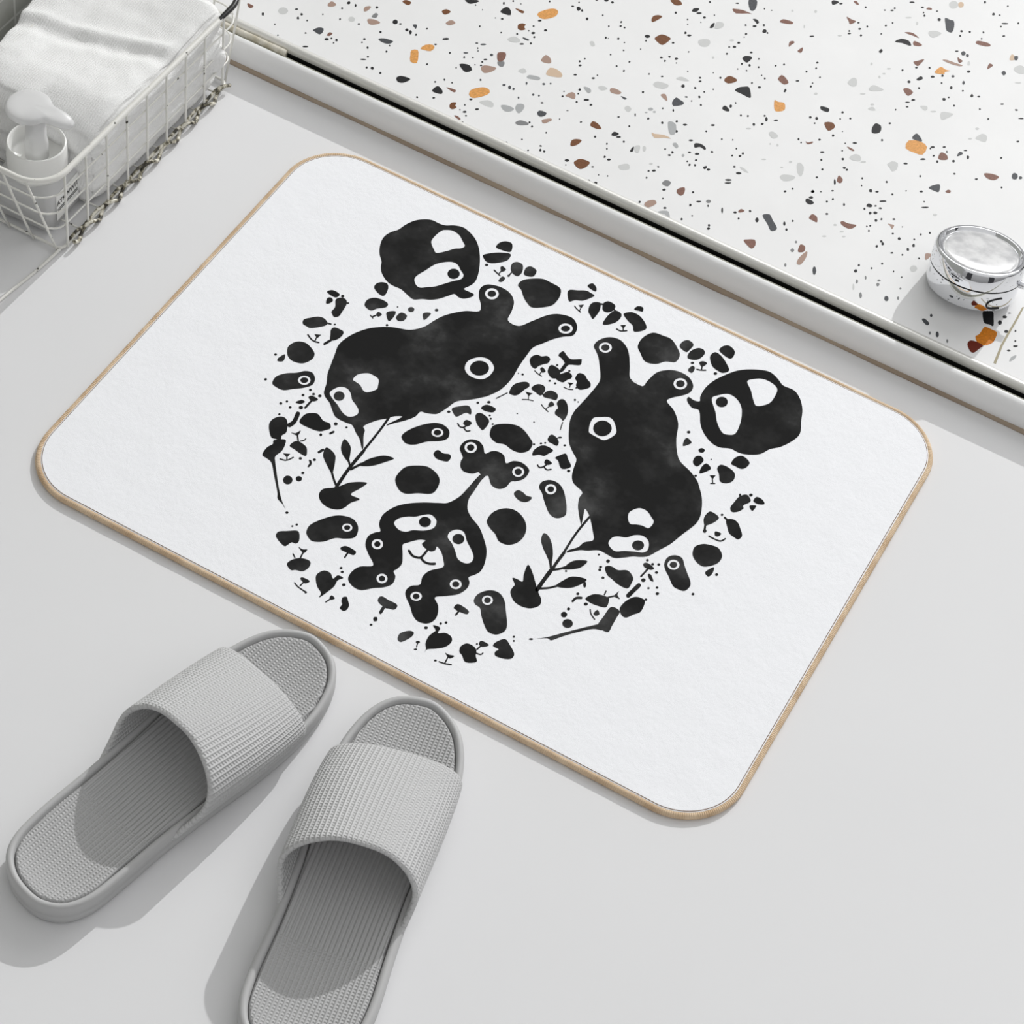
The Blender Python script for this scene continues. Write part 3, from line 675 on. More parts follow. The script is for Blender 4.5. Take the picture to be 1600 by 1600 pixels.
k 76,4191 74,4182 66,4182 62,4190 64,4198 70,4198
k 152,4108 150,4099 144,4095 138,4102 137,4113 144,4116
k 221,4037 213,4024 201,4030 199,4044 208,4056 220,4051
k 229,4075 220,4069 211,4077 208,4091 217,4099 226,4089
k 160,3999 154,3992 145,3995 143,4008 147,4018 156,4010
k -318,3498 -320,3487 -329,3483 -337,3488 -335,3499 -326,3503
k -322,3436 -327,3420 -339,3411 -352,3415 -349,3431 -336,3443
k -365,3399 -366,3387 -377,3384 -383,3394 -380,3405 -371,3407
k -342,3309 -345,3300 -353,3300 -359,3310 -357,3322 -347,3319
k -146,3270 -154,3259 -167,3257 -169,3269 -160,3282 -148,3280
k 535,4878 534,4862 525,4855 513,4866 514,4883 524,4888
k 592,4884 581,4872 567,4884 564,4904 573,4913 585,4906
k 595,4829 596,4816 589,4812 581,4819 581,4830 587,4836
k 563,4542 559,4531 548,4537 544,4553 551,4561 560,4556
k 598,4523 598,4513 590,4509 584,4517 585,4528 592,4530
k 725,4656 721,4643 711,4637 704,4646 703,4660 715,4666
k 814,4520 801,4506 785,4504 784,4519 800,4532 815,4534
k 843,4421 839,4408 829,4412 824,4422 827,4435 837,4432
k 901,4310 894,4303 884,4307 882,4320 889,4330 899,4323
k 901,4199 898,4186 889,4184 881,4191 884,4203 893,4208
k 947,4015 943,3999 932,3998 920,4010 924,4028 937,4030
k 778,3934 775,3925 767,3930 762,3939 766,3948 775,3945
k 741,3874 739,3861 731,3857 723,3865 724,3877 731,3884
g -540,5080 -540,5065 -549,5059 -560,5069 -559,5084 -550,5089
g -494,5393 -512,5377 -527,5380 -526,5396 -511,5408 -496,5409
g -210,6120 -209,6103 -218,6098 -228,6107 -230,6123 -221,6130
g -22,6233 -28,6217 -43,6225 -48,6247 -39,6258 -26,6251
g -27,5979 -23,5959 -31,5957 -42,5978 -46,5998 -37,5995
g 591,4133 585,4123 574,4116 569,4121 571,4131 584,4138
g 628,4232 621,4219 606,4223 602,4241 613,4252 626,4248
g 441,4362 436,4347 425,4353 418,4365 421,4380 433,4376
g 377,4335 371,4329 363,4332 361,4344 366,4352 374,4346
g 423,4137 413,4121 394,4112 384,4114 394,4129 414,4142
g 143,4416 132,4400 115,4392 103,4396 115,4413 135,4423
g -511,3613 -516,3588 -537,3606 -554,3636 -546,3658 -525,3646
g -384,3497 -388,3481 -400,3475 -411,3481 -408,3495 -396,3505
g 451,5192 441,5176 425,5176 423,5191 430,5207 444,5206
n -693,4127 -697,4106 -714,4093 -732,4104 -727,4127 -710,4137
n -657,4100 -668,4089 -680,4094 -680,4108 -671,4115 -660,4114
n -715,4060 -718,4048 -730,4041 -739,4043 -737,4054 -725,4063
n -198,3746 -204,3732 -218,3738 -223,3758 -214,3768 -202,3762
k 132,6496 128,6481 115,6471 103,6477 108,6493 121,6502
k 343,6573 335,6565 326,6573 324,6587 330,6593 339,6589
k 376,6340 375,6327 364,6321 356,6326 357,6338 367,6346
k 422,6258 414,6245 400,6247 399,6263 410,6274 421,6271
k 349,6177 350,6164 341,6160 334,6171 334,6184 342,6185
k 370,6147 363,6133 350,6125 343,6132 345,6145 361,6154
k 468,6178 463,6166 451,6172 446,6190 455,6198 466,6193
k 466,6330 462,6318 453,6323 447,6333 449,6347 460,6344
k 614,6311 609,6306 602,6309 600,6321 605,6328 612,6323
k 606,6454 605,6439 595,6438 587,6448 589,6462 598,6467
k 643,6527 641,6516 634,6516 626,6524 629,6536 637,6537
k 510,6652 504,6642 495,6644 491,6652 498,6661 508,6661
k 574,6700 568,6684 556,6677 546,6682 550,6696 563,6706
k 579,6735 573,6723 562,6725 559,6738 563,6749 573,6747
k 795,6915 794,6900 780,6894 770,6898 774,6912 786,6921
k 829,6846 827,6835 820,6830 814,6842 815,6853 822,6855
k 857,6806 851,6792 840,6796 835,6810 838,6824 848,6820
k 928,6938 919,6929 912,6935 912,6944 920,6953 929,6950
k 999,6828 986,6817 972,6827 967,6851 979,6862 995,6855
k 1264,7346 1263,7327 1251,7326 1241,7345 1245,7361 1255,7362
k 1400,7230 1394,7213 1380,7212 1374,7230 1377,7248 1391,7248
k 1451,7250 1443,7242 1434,7243 1431,7254 1439,7263 1448,7260
k 1466,7418 1460,7412 1452,7416 1451,7429 1456,7437 1465,7431
k 1521,7099 1517,7089 1510,7094 1504,7105 1510,7114 1519,7113
k 1597,6997 1591,6982 1578,6976 1573,6988 1577,7000 1589,7008
k 1643,7243 1637,7234 1627,7240 1625,7256 1632,7266 1641,7256
k 1237,6818 1234,6801 1221,6798 1210,6809 1216,6826 1227,6829
k 1248,6747 1246,6734 1239,6726 1232,6737 1229,6752 1239,6755
k 1304,6849 1300,6837 1290,6837 1282,6851 1288,6862 1298,6864
k 1414,6919 1408,6908 1399,6916 1394,6929 1401,6937 1409,6932
k 1431,6822 1425,6817 1417,6822 1416,6835 1422,6841 1429,6833
k 693,6929 679,6909 657,6899 650,6908 664,6926 682,6934
k 1556,7180 1531,7155 1508,7147 1501,7155 1524,7177 1550,7189
k 1309,6530 1304,6515 1290,6505 1278,6509 1285,6524 1299,6533
k 1078,6074 1067,6063 1056,6068 1056,6081 1065,6089 1075,6087
k 1179,6153 1179,6139 1169,6134 1161,6141 1161,6154 1170,6161
k 981,5962 977,5950 966,5956 963,5972 970,5980 979,5975
k 1258,6059 1254,6042 1236,6031 1225,6042 1231,6060 1248,6067
k 1323,6122 1321,6106 1311,6100 1303,6114 1301,6131 1313,6136
k 1508,6316 1499,6301 1484,6305 1480,6326 1493,6338 1507,6334
k 1100,5853 1091,5835 1077,5839 1070,5852 1076,5870 1092,5869
k 1456,6002 1447,5992 1434,6000 1430,6022 1438,6036 1452,6024
k 1352,6023 1351,6009 1342,6009 1335,6018 1337,6029 1345,6034
k 1206,5830 1203,5817 1194,5816 1185,5826 1188,5841 1198,5843
k 1463,5823 1453,5805 1438,5811 1430,5828 1442,5845 1458,5842
k 1482,5880 1480,5867 1473,5864 1466,5872 1467,5883 1474,5890
k 1659,6022 1652,6004 1636,6009 1632,6031 1635,6050 1650,6043
k 1713,6061 1712,6046 1699,6041 1690,6046 1693,6059 1704,6068
k 1558,6043 1556,6030 1546,6025 1541,6035 1542,6047 1551,6050
k 1567,5801 1563,5789 1553,5792 1549,5804 1552,5815 1561,5812
k 1225,5642 1210,5628 1200,5636 1200,5651 1213,5663 1228,5660
k 1197,5586 1179,5572 1165,5572 1166,5585 1183,5598 1200,5601
k 1215,5533 1210,5521 1198,5516 1191,5524 1198,5536 1208,5540
k 1138,5428 1135,5418 1128,5418 1124,5428 1125,5438 1133,5438
d 1377,6539 1375,6508 1358,6496 1338,6518 1340,6550 1357,6560
d 1416,6513 1404,6499 1389,6512 1386,6534 1397,6544 1410,6537
d 1410,6178 1409,6158 1396,6151 1385,6160 1385,6178 1397,6188
d 1526,6137 1521,6119 1506,6131 1499,6159 1507,6171 1520,6160
d 2394,5269 2394,5227 2365,5213 2342,5250 2346,5293 2374,5297
d 2436,5275 2430,5255 2416,5247 2407,5261 2406,5282 2423,5290
l 1100,7182 1099,7139 1077,7123 1049,7153 1051,7198 1074,7211
g 1057,7149 1052,7089 1017,7063 976,7102 983,7164 1019,7185
g 844,5741 834,5730 822,5743 819,5762 826,5769 837,5762
g 861,5825 858,5811 845,5803 836,5807 838,5820 850,5830
g 872,5911 860,5896 843,5894 844,5909 859,5923 873,5924
g 708,5877 709,5859 699,5854 688,5871 688,5890 699,5890
g 755,6706 739,6686 714,6669 706,6673 714,6688 743,6708
g 842,6651 839,6636 825,6649 817,6676 824,6685 836,6674
g 940,5371 928,5355 914,5354 909,5363 918,5379 934,5381
g 1448,5617 1425,5599 1405,5593 1410,5609 1433,5629 1452,5632
g 817,5458 804,5440 783,5429 772,5431 784,5447 807,5463
g 312,6067 302,6052 286,6044 275,6047 286,6064 305,6074
g 1867,5639 1856,5622 1842,5625 1835,5639 1848,5655 1865,5655
g 1864,5485 1856,5469 1842,5461 1832,5465 1838,5479 1853,5490
g 1177,4629 1159,4610 1137,4603 1139,4617 1152,4634 1171,4639
g 1965,6472 1956,6454 1928,6437 1912,6435 1924,6452 1950,6471
g 1466,6432 1466,6406 1453,6400 1440,6428 1438,6454 1451,6455
k 751,5111 750,5096 741,5090 731,5100 732,5116 741,5120
k 766,5009 759,5002 751,5009 750,5020 755,5025 762,5021
k 840,5079 841,5064 832,5060 824,5068 823,5081 831,5087
k 1167,5227 1161,5215 1149,5218 1147,5233 1156,5242 1166,5239
k 1195,4986 1195,4971 1185,4966 1176,4979 1177,4994 1187,4995
k 847,4874 846,4868 842,4865 839,4870 838,4877 843,4879
k 804,4769 798,4757 786,4763 781,4781 790,4790 801,4785
k 1014,4807 999,4788 982,4786 977,4794 988,4811 1007,4816
k 932,4742 926,4737 919,4739 918,4748 924,4755 931,4752
k 949,4643 948,4632 941,4631 935,4638 936,4648 943,4652
k 1002,4546 998,4532 988,4530 977,4542 980,4559 993,4561
k 1060,4449 1051,4435 1038,4438 1032,4449 1043,4463 1057,4463
k 1085,4446 1083,4431 1074,4427 1065,4436 1066,4450 1074,4457
k 1622,5175 1607,5157 1588,5153 1589,5168 1599,5185 1615,5186
k 1601,5145 1602,5132 1594,5130 1587,5136 1587,5147 1594,5152
k 1705,5240 1699,5226 1685,5217 1679,5228 1683,5242 1696,5248
k 1745,5188 1740,5177 1731,5180 1727,5191 1730,5202 1738,5199
k 1663,5065 1655,5056 1647,5064 1647,5075 1654,5083 1664,5078
k 1722,5009 1715,5001 1705,5011 1700,5028 1707,5035 1718,5028
k 1843,5115 1841,5098 1828,5095 1818,5111 1824,5126 1834,5129
k 1613,4980 1597,4961 1575,4950 1571,4962 1583,4981 1606,4991
k 1498,4827 1483,4814 1468,4812 1465,4825 1480,4840 1495,4840
k 1881,5304 1869,5295 1857,5293 1859,5306 1871,5317 1883,5316
k 1935,5225 1931,5208 1918,5220 1907,5245 1914,5257 1928,5252
k 2188,5412 2185,5399 2175,5396 2170,5409 2172,5419 2180,5424
k 2238,5699 2229,5689 2216,5691 2217,5705 2228,5716 2237,5711
k 1783,5902 1781,5889 1773,5888 1765,5897 1768,5909 1776,5910
k 1897,5827 1895,5814 1889,5808 1882,5818 1880,5831 1889,5835
k 1936,6092 1927,6079 1913,6074 1906,6083 1918,6097 1932,6103
k 2076,6092 2064,6078 2052,6081 2048,6093 2061,6104 2072,6104
k 2158,6012 2136,5997 2118,5993 2124,6008 2148,6027 2161,6025
k 1061,4228 1065,4199 1050,4211 1034,4246 1030,4272 1043,4260
k 1911,4965 1904,4953 1895,4955 1889,4964 1896,4975 1906,4975
k 2103,5020 2098,5005 2085,5004 2078,5013 2086,5027 2099,5032
k 1663,4756 1663,4742 1653,4742 1646,4752 1647,4765 1656,4766
k 1443,4510 1439,4497 1428,4496 1423,4509 1426,4520 1434,4520
k 1241,4425 1240,4413 1233,4410 1226,4417 1225,4430 1234,4434
k 1272,4330 1268,4322 1260,4327 1258,4338 1263,4345 1270,4340
k 2331,5042 2323,5037 2315,5045 2313,5058 2321,5065 2329,5056
k 1373,4312 1363,4301 1348,4306 1344,4328 1352,4345 1366,4332
k 688,3410 690,3383 679,3374 660,3397 658,3425 670,3431
k 906,3488 898,3477 883,3495 877,3519 883,3526 896,3515
k 945,3452 947,3435 938,3431 928,3441 926,3456 934,3463
k 947,3571 942,3561 932,3565 929,3579 935,3587 944,3583
k 736,3870 737,3857 728,3853 720,3864 721,3877 730,3878
k 781,3938 780,3928 773,3924 768,3932 766,3943 774,3947
k 948,4005 939,3992 924,3994 921,4011 934,4022 947,4020
k 1002,4049 999,4040 993,4043 989,4050 991,4059 998,4057
k 968,3929 954,3916 937,3918 936,3936 951,3953 967,3947
k 1099,3971 1097,3957 1088,3957 1081,3965 1082,3977 1091,3982
k 1164,3832 1158,3819 1148,3816 1139,3823 1144,3837 1156,3841
k 1241,4017 1237,4004 1227,4013 1220,4028 1224,4040 1235,4034
k 1087,4128 1083,4115 1073,4109 1065,4114 1068,4125 1078,4134
k 1131,4027 1126,4014 1115,4017 1112,4031 1115,4043 1125,4039
k 1410,4085 1412,4070 1402,4067 1393,4075 1394,4088 1401,4094
k 1480,4177 1476,4165 1465,4159 1460,4168 1462,4179 1472,4183
k 1531,4172 1520,4158 1507,4157 1504,4166 1511,4179 1523,4180
k 1476,4052 1466,4041 1455,4054 1453,4069 1462,4079 1475,4071
k 1517,4084 1502,4072 1488,4078 1486,4096 1499,4108 1516,4105
k 1556,4010 1554,3992 1541,3990 1531,4007 1536,4022 1546,4024
k 1587,4050 1584,4039 1574,4038 1570,4050 1571,4063 1581,4062
k 1375,4314 1364,4302 1350,4306 1342,4328 1353,4342 1367,4334
k 1421,4339 1411,4331 1398,4331 1399,4345 1409,4356 1422,4353
k 1546,4389 1541,4379 1533,4384 1527,4395 1533,4403 1543,4403
k 1628,4507 1626,4498 1619,4496 1615,4505 1617,4512 1623,4516
k 1751,4575 1739,4564 1726,4565 1726,4581 1739,4594 1749,4588
k 1683,4120 1678,4107 1666,4102 1656,4109 1664,4123 1675,4127
k 1513,3896 1512,3886 1506,3880 1501,3888 1498,3899 1506,3902
k 1535,3917 1532,3907 1524,3907 1518,3917 1523,3926 1531,3928
k 1551,3849 1546,3839 1537,3846 1533,3857 1539,3865 1547,3861
k 1741,3938 1732,3932 1724,3935 1723,3947 1732,3955 1740,3949
k 1816,3922 1811,3904 1797,3904 1789,3919 1794,3935 1806,3934
k 1775,4070 1773,4063 1767,4065 1764,4072 1767,4078 1772,4077
k 1949,4079 1947,4066 1937,4068 1931,4079 1935,4090 1944,4091
k 2008,4144 2008,4131 1998,4131 1992,4140 1993,4153 2002,4154
k 1696,3800 1691,3784 1679,3783 1673,3798 1676,3811 1686,3811
k 1718,3780 1716,3763 1707,3758 1697,3771 1694,3791 1706,3795
k 1685,3713 1679,3701 1667,3709 1664,3725 1672,3736 1683,3728
k 1929,3832 1918,3825 1907,3836 1904,3854 1914,3862 1925,3850
k 1954,3907 1945,3897 1931,3902 1928,3924 1935,3940 1947,3926
k 1924,3992 1923,3980 1915,3978 1909,3985 1909,3996 1916,3999
k 1828,3729 1824,3717 1814,3710 1804,3713 1808,3725 1818,3735
k 1910,3757 1909,3744 1900,3743 1894,3754 1896,3765 1904,3766
k 1806,3552 1802,3541 1793,3542 1788,3553 1791,3567 1801,3563
k 1645,3417 1641,3406 1630,3409 1627,3423 1631,3436 1642,3429
k 1653,3333 1644,3320 1628,3326 1626,3347 1635,3363 1649,3351
k 1750,3445 1744,3439 1736,3444 1733,3455 1740,3462 1748,3458
k 1923,3524 1921,3516 1914,3515 1910,3524 1911,3534 1919,3534
k 2008,3506 2006,3496 2001,3494 1995,3499 1996,3508 2001,3512
k 1519,4266 1491,4244 1475,4244 1482,4260 1511,4283 1527,4282
k 1871,4429 1859,4412 1831,4393 1814,4391 1828,4410 1860,4432
k 1817,4474 1814,4464 1807,4465 1802,4473 1805,4482 1811,4482
k 2047,3794 2042,3786 2034,3794 2032,3805 2039,3810 2046,3805
g 2076,3673 2072,3633 2047,3615 2019,3642 2023,3684 2049,3698
g 1280,3743 1266,3731 1254,3737 1254,3751 1265,3760 1276,3758
g 1363,3716 1359,3702 1343,3692 1333,3695 1337,3707 1352,3718
g 1400,3663 1389,3651 1375,3649 1376,3660 1389,3671 1400,3672
g 1260,3575 1255,3561 1236,3550 1227,3556 1235,3571 1252,3579
g 1710,3152 1715,3126 1707,3123 1692,3153 1681,3186 1692,3185
g 1967,4377 1956,4362 1939,4363 1938,4381 1953,4393 1967,4392
m 1097,3257 1097,3234 1084,3225 1068,3241 1069,3265 1082,3272
m 1079,3352 1070,3343 1059,3351 1058,3366 1065,3372 1075,3368
m 1113,3059 1117,3038 1108,3034 1097,3048 1093,3067 1101,3074
m 1710,3222 1707,3207 1692,3219 1685,3245 1691,3255 1704,3244
m 1750,3319 1754,3299 1745,3297 1734,3317 1732,3336 1741,3334
m 1866,3358 1860,3345 1848,3337 1841,3345 1842,3359 1857,3367
m 1876,3296 1870,3281 1855,3290 1849,3313 1859,3323 1873,3316
m 1806,3091 1803,3067 1787,3082 1774,3107 1774,3133 1792,3121
m 2053,3367 2047,3360 2038,3364 2036,3376 2043,3385 2051,3379
m 2082,3257 2082,3238 2072,3239 2062,3254 2062,3271 2071,3275
d 1356,3143 1365,3100 1352,3091 1325,3132 1316,3176 1331,3181
d 2011,3179 1995,3162 1974,3181 1970,3211 1983,3223 2001,3213
k -257,3013 -258,2999 -266,2993 -276,3002 -276,3016 -267,3021
k -169,3085 -184,3072 -196,3073 -194,3084 -182,3093 -170,3095
k -40,3078 -42,3063 -55,3056 -65,3061 -64,3074 -52,3084
k -146,3265 -154,3252 -169,3253 -171,3269 -159,3280 -147,3278
k -113,3168 -112,3158 -119,3155 -125,3163 -125,3173 -118,3174
k 125,3232 123,3218 114,3213 107,3225 104,3240 115,3245
k 173,3314 159,3299 140,3295 140,3310 159,3325 175,3327
k 256,3309 253,3298 244,3302 238,3311 240,3323 250,3320
k 75,3379 68,3372 58,3376 55,3390 62,3400 72,3393
k 382,3330 389,3301 378,3308 362,3335 356,3361 364,3363
k 490,3379 484,3365 472,3362 462,3369 468,3385 482,3390
k 367,3098 362,3085 351,3092 344,3105 351,3117 362,3113
k 382,3070 379,3054 368,3048 358,3057 359,3072 370,3081
k 138,3031 133,3019 122,3022 118,3035 121,3046 131,3043
k 191,3125 192,3115 185,3113 179,3118 179,3127 185,3131
k 543,3329 542,3317 533,3312 526,3324 526,3335 535,3338
k 590,3466 584,3453 573,3457 567,3469 570,3482 581,3479
m 245,3375 242,3352 225,3340 207,3352 211,3376 228,3386
k -3511,3226 -3513,3207 -3528,3196 -3545,3205 -3542,3225 -3527,3234
k -3436,3250 -3446,3240 -3459,3249 -3463,3265 -3456,3272 -3444,3267
k -3446,3214 -3445,3204 -3451,3201 -3458,3206 -3459,3215 -3454,3220
k -3490,3247 -3493,3238 -3504,3242 -3508,3254 -3503,3261 -3494,3258
k -3608,3034 -3615,3019 -3640,3002 -3652,3007 -3642,3024 -3620,3037
k -3244,3420 -3246,3407 -3256,3401 -3264,3410 -3266,3423 -3254,3429
k -3242,3362 -3245,3354 -3254,3358 -3259,3370 -3253,3376 -3245,3372
k -3162,3332 -3165,3319 -3177,3324 -3184,3335 -3183,3349 -3171,3345
k -3123,3767 -3139,3749 -3164,3758 -3173,3790 -3158,3813 -3131,3798
k -3085,3789 -3088,3776 -3099,3772 -3108,3778 -3104,3789 -3093,3796
k -2992,3749 -2995,3732 -3008,3730 -3023,3743 -3021,3764 -3006,3767
k -2949,3731 -2953,3712 -2970,3725 -2985,3748 -2979,3765 -2961,3756
k -2861,3873 -2861,3861 -2868,3858 -2876,3865 -2877,3876 -2870,3882
k -2898,3739 -2902,3727 -2913,3730 -2917,3743 -2915,3753 -2905,3750
k -3178,3589 -3174,3572 -3185,3569 -3196,3578 -3197,3592 -3189,3599
k -3388,3567 -3391,3555 -3403,3548 -3410,3557 -3408,3568 -3397,3573
k -3019,3473 -3022,3464 -3030,3466 -3035,3475 -3034,3484 -3026,3481
k -3001,3382 -3008,3374 -3017,3383 -3020,3395 -3014,3402 -3003,3396
k -3107,3181 -3130,3163 -3147,3160 -3146,3173 -3125,3189 -3103,3196
k -3100,3233 -3100,3221 -3110,3219 -3119,3230 -3116,3240 -3108,3242
k -3036,3103 -3038,3092 -3048,3091 -3055,3103 -3054,3116 -3044,3115
k -2984,3117 -2993,3106 -3008,3110 -3018,3130 -3008,3143 -2993,3136
k -2900,3105 -2907,3099 -2918,3102 -2921,3117 -2915,3125 -2903,3120
k -2690,3730 -2696,3720 -2706,3722 -2713,3731 -2704,3740 -2693,3742
k -2635,3865 -2649,3840 -2678,3824 -2687,3838 -2675,3858 -2650,3875
k -2620,3451 -2626,3444 -2636,3448 -2640,3462 -2634,3470 -2625,3463
k -2531,3712 -2532,3701 -2540,3699 -2549,3707 -2547,3719 -2539,3720
k -2353,3116 -2357,3104 -2366,3096 -2374,3102 -2376,3113 -2364,3120
k -2448,3297 -2450,3287 -2459,3287 -2467,3297 -2462,3306 -2454,3308
k -2394,3367 -2398,3357 -2408,3364 -2414,3375 -2408,3383 -2400,3379
k -2321,3369 -2326,3365 -2334,3369 -2337,3379 -2331,3385 -2324,3378
k -2478,3032 -2480,3020 -2490,3020 -2498,3031 -2496,3042 -2487,3041
k -2547,2953 -2551,2942 -2560,2946 -2567,2956 -2564,2965 -2554,2964
k -4155,3166 -4151,3146 -4166,3151 -4180,3169 -4180,3186 -4167,3185
k -4384,3112 -4382,3100 -4392,3100 -4399,3108 -4401,3119 -4392,3120
k -4058,2944 -4061,2928 -4074,2928 -4083,2942 -4082,2955 -4071,2956
k -4017,2963 -4017,2954 -4023,2951 -4030,2957 -4033,2967 -4025,2970
k -3900,3002 -3903,2994 -3912,3000 -3915,3009 -3911,3016 -3903,3011
k -3998,3108 -4004,3104 -4011,3109 -4014,3119 -4009,3123 -4002,3117
k -3869,3301 -3877,3292 -3891,3296 -3896,3313 -3891,3326 -3878,3316
k -3873,3374 -3872,3358 -3882,3355 -3894,3364 -3896,3379 -3886,3384
k -3945,3410 -3948,3397 -3958,3389 -3970,3392 -3967,3405 -3957,3415
k -3793,3329 -3792,3319 -3801,3317 -3808,3327 -3807,3336 -3800,3338
k -3713,3175 -3717,3166 -3726,3165 -3732,3174 -3730,3185 -3719,3184
k -3722,3480 -3725,3472 -3733,3474 -3737,3484 -3735,3493 -3726,3488
k -3606,3750 -3615,3736 -3634,3740 -3637,3762 -3629,3778 -3612,3768
k -3622,3650 -3628,3643 -3638,3648 -3643,3661 -3637,3668 -3626,3664
k -3543,3758 -3543,3745 -3553,3745 -3562,3762 -3566,3779 -3553,3776
k -3371,3858 -3371,3840 -3382,3836 -3394,3846 -3395,3862 -3386,3870
k -3562,3511 -3568,3504 -3577,3512 -3580,3523 -3574,3531 -3565,3523
k -2286,2954 -2285,2945 -2291,2942 -2298,2948 -2299,2958 -2293,2962
g -4004,3335 -4006,3285 -4040,3260 -4083,3287 -4081,3339 -4045,3360
g -3454,3569 -3478,3544 -3509,3560 -3515,3594 -3495,3612 -3468,3605
k 2930,3506 2929,3480 2915,3470 2898,3490 2899,3518 2913,3525
k 2942,3580 2925,3564 2909,3571 2910,3590 2924,3601 2939,3599
k 3012,3442 3010,3421 2994,3413 2982,3422 2984,3441 2998,3452
k 3069,3479 3066,3470 3057,3475 3054,3490 3059,3496 3067,3491
k 3110,3378 3109,3367 3101,3363 3095,3372 3096,3383 3104,3385
k 2955,3654 2948,3644 2936,3637 2932,3640 2935,3649 2948,3657
k 3140,3321 3126,3306 3110,3304 3110,3319 3127,3332 3142,3334
k 3111,3242 3099,3227 3086,3226 3081,3234 3090,3249 3106,3251
d 2398,3238 2398,3220 2389,3214 2377,3228 2378,3247 2387,3251
d 2533,3043 2522,3028 2504,3051 2497,3082 2506,3091 2522,3078
m 2466,3043 2466,3026 2458,3020 2446,3033 2446,3052 2455,3056
m 2626,3027 2620,3018 2608,3033 2603,3053 2609,3059 2619,3050"""
keys = list(CHC)
bm = bmesh.new(); box(bm, (X0, .2988, -.05), (X1, 1.9, .022))
def chip(bm, pts, mi, z):
    f = bm.faces.new([bm.verts.new((x, y, z)) for x, y in pts]); f.material_index = mi
    if f.normal.z < 0 or sum(pts[i - 1][0] * pts[i][1] - pts[i][0] * pts[i - 1][1] for i in range(len(pts))) < 0: f.normal_flip()
zc = 0
for ln in CHIPS.strip().split('\n'):
    k, rest = ln.split(' ', 1); pts = [tuple(int(c) / 10000 for c in t.split(',')) for t in rest.split()]
    if k != 'w': pts = catmull(pts, 2 if len(pts) == 6 else 3)
    pts = [(x, max(y, .2989)) for x, y in pts]
    zc += 1; chip(bm, pts, 1 + keys.index(k), .02206 + (zc % 9) * .000008)
# the same mix goes on beyond the edges of the view
rnd = random.Random(5)
A_, B_ = Vector((-.48, .30)), Vector((.16, .80))
for i in range(5200):
    x, y = rnd.uniform(X0 + .02, 1.5), rnd.uniform(.31, 1.7)
    # visible quadrilateral of the slab
    inside = ((B_.x - A_.x) * (y - A_.y) - (B_.y - A_.y) * (x - A_.x)) < 0 and (y - .79) < -(x - .151) * 2.62 + .01
    if inside: continue
    big = rnd.random() < .16
    s = rnd.uniform(.004, .010) if big else rnd.uniform(.0006, .0018)
    k = rnd.choice('kdbrotggnm') if big else rnd.choice('kkkdm')
    a0 = rnd.random() * 6; n = 7; el = rnd.uniform(.5, 1)
    pts = []
    for j in range(n):
        a = 2 * PI * j / n; q = s * rnd.uniform(.75, 1.15); u, v = q * math.cos(a), q * el * math.sin(a)
        pts.append((x + u * math.cos(a0) - v * math.sin(a0), y + u * math.sin(a0) + v * math.cos(a0)))
    chip(bm, pts, 1 + keys.index(k), .02206 + (i % 9) * .000008)
me = bpy.data.meshes.new('floor_shower'); bm.to_mesh(me); bm.free()
tag(link('floor_shower', me, [M_terr] + [M_chip[k] for k in keys], smooth=False), 'white terrazzo shower floor with black, brown and amber chips', 'floor', kind='structure')

# ------------------------------------------------------------------ bath mat with its print
mat_ = empty('bath_mat')
tag(mat_, 'white bath mat with tan bound edge and black ink animal print', 'mat')
def rrect(hx, hy, r, n=14):
    out = []
    for cx, cy, a0 in ((hx - r, hy - r, 0), (-hx + r, hy - r, 90), (-hx + r, -hy + r, 180), (hx - r, -hy + r, 270)):
        for i in range(n + 1):
            a = math.radians(a0 + 90 * i / n); out.append((cx + r * math.cos(a), cy + r * math.sin(a)))
    return out
HX, HY, CR = .2985, .2235, .0475
bm = bmesh.new()
def rl(ins, z): return [(x, y, z) for x, y in rrect(HX - ins, HY - ins, CR - ins)]
loft(bm, [rl(.001, .0003), rl(.0002, .0010), rl(.0002, .0040), rl(.0008, .0049), rl(.002, .0052)])
obj('pile_top', bm, M_mat, mat_, smooth=False)
bm = bmesh.new(); edge = rrect(HX + .0009, HY + .0009, CR + .0009, 24)
dense = []
for a, b in zip(edge, edge[1:] + edge[:1]):
    L = math.dist(a, b); m_ = max(1, int(L / .006))
    dense += [(a[0] + (b[0] - a[0]) * i / m_, a[1] + (b[1] - a[1]) * i / m_, .0027) for i in range(m_)]
tube(bm, [(x, y, z + .0002 * noise.noise((x * 40, y * 40, 0))) for x, y, z in dense], .0026, 10, True, uv=True)
obj('edge_binding', bm, M_bind, mat_)
bm = bmesh.new(); tube(bm, [(x, y, .0048) for x, y in rrect(HX - .0017, HY - .0017, CR - .0017, 24)], .00045, 6, True)
obj('binding_seam', bm, M_stitch, mat_)
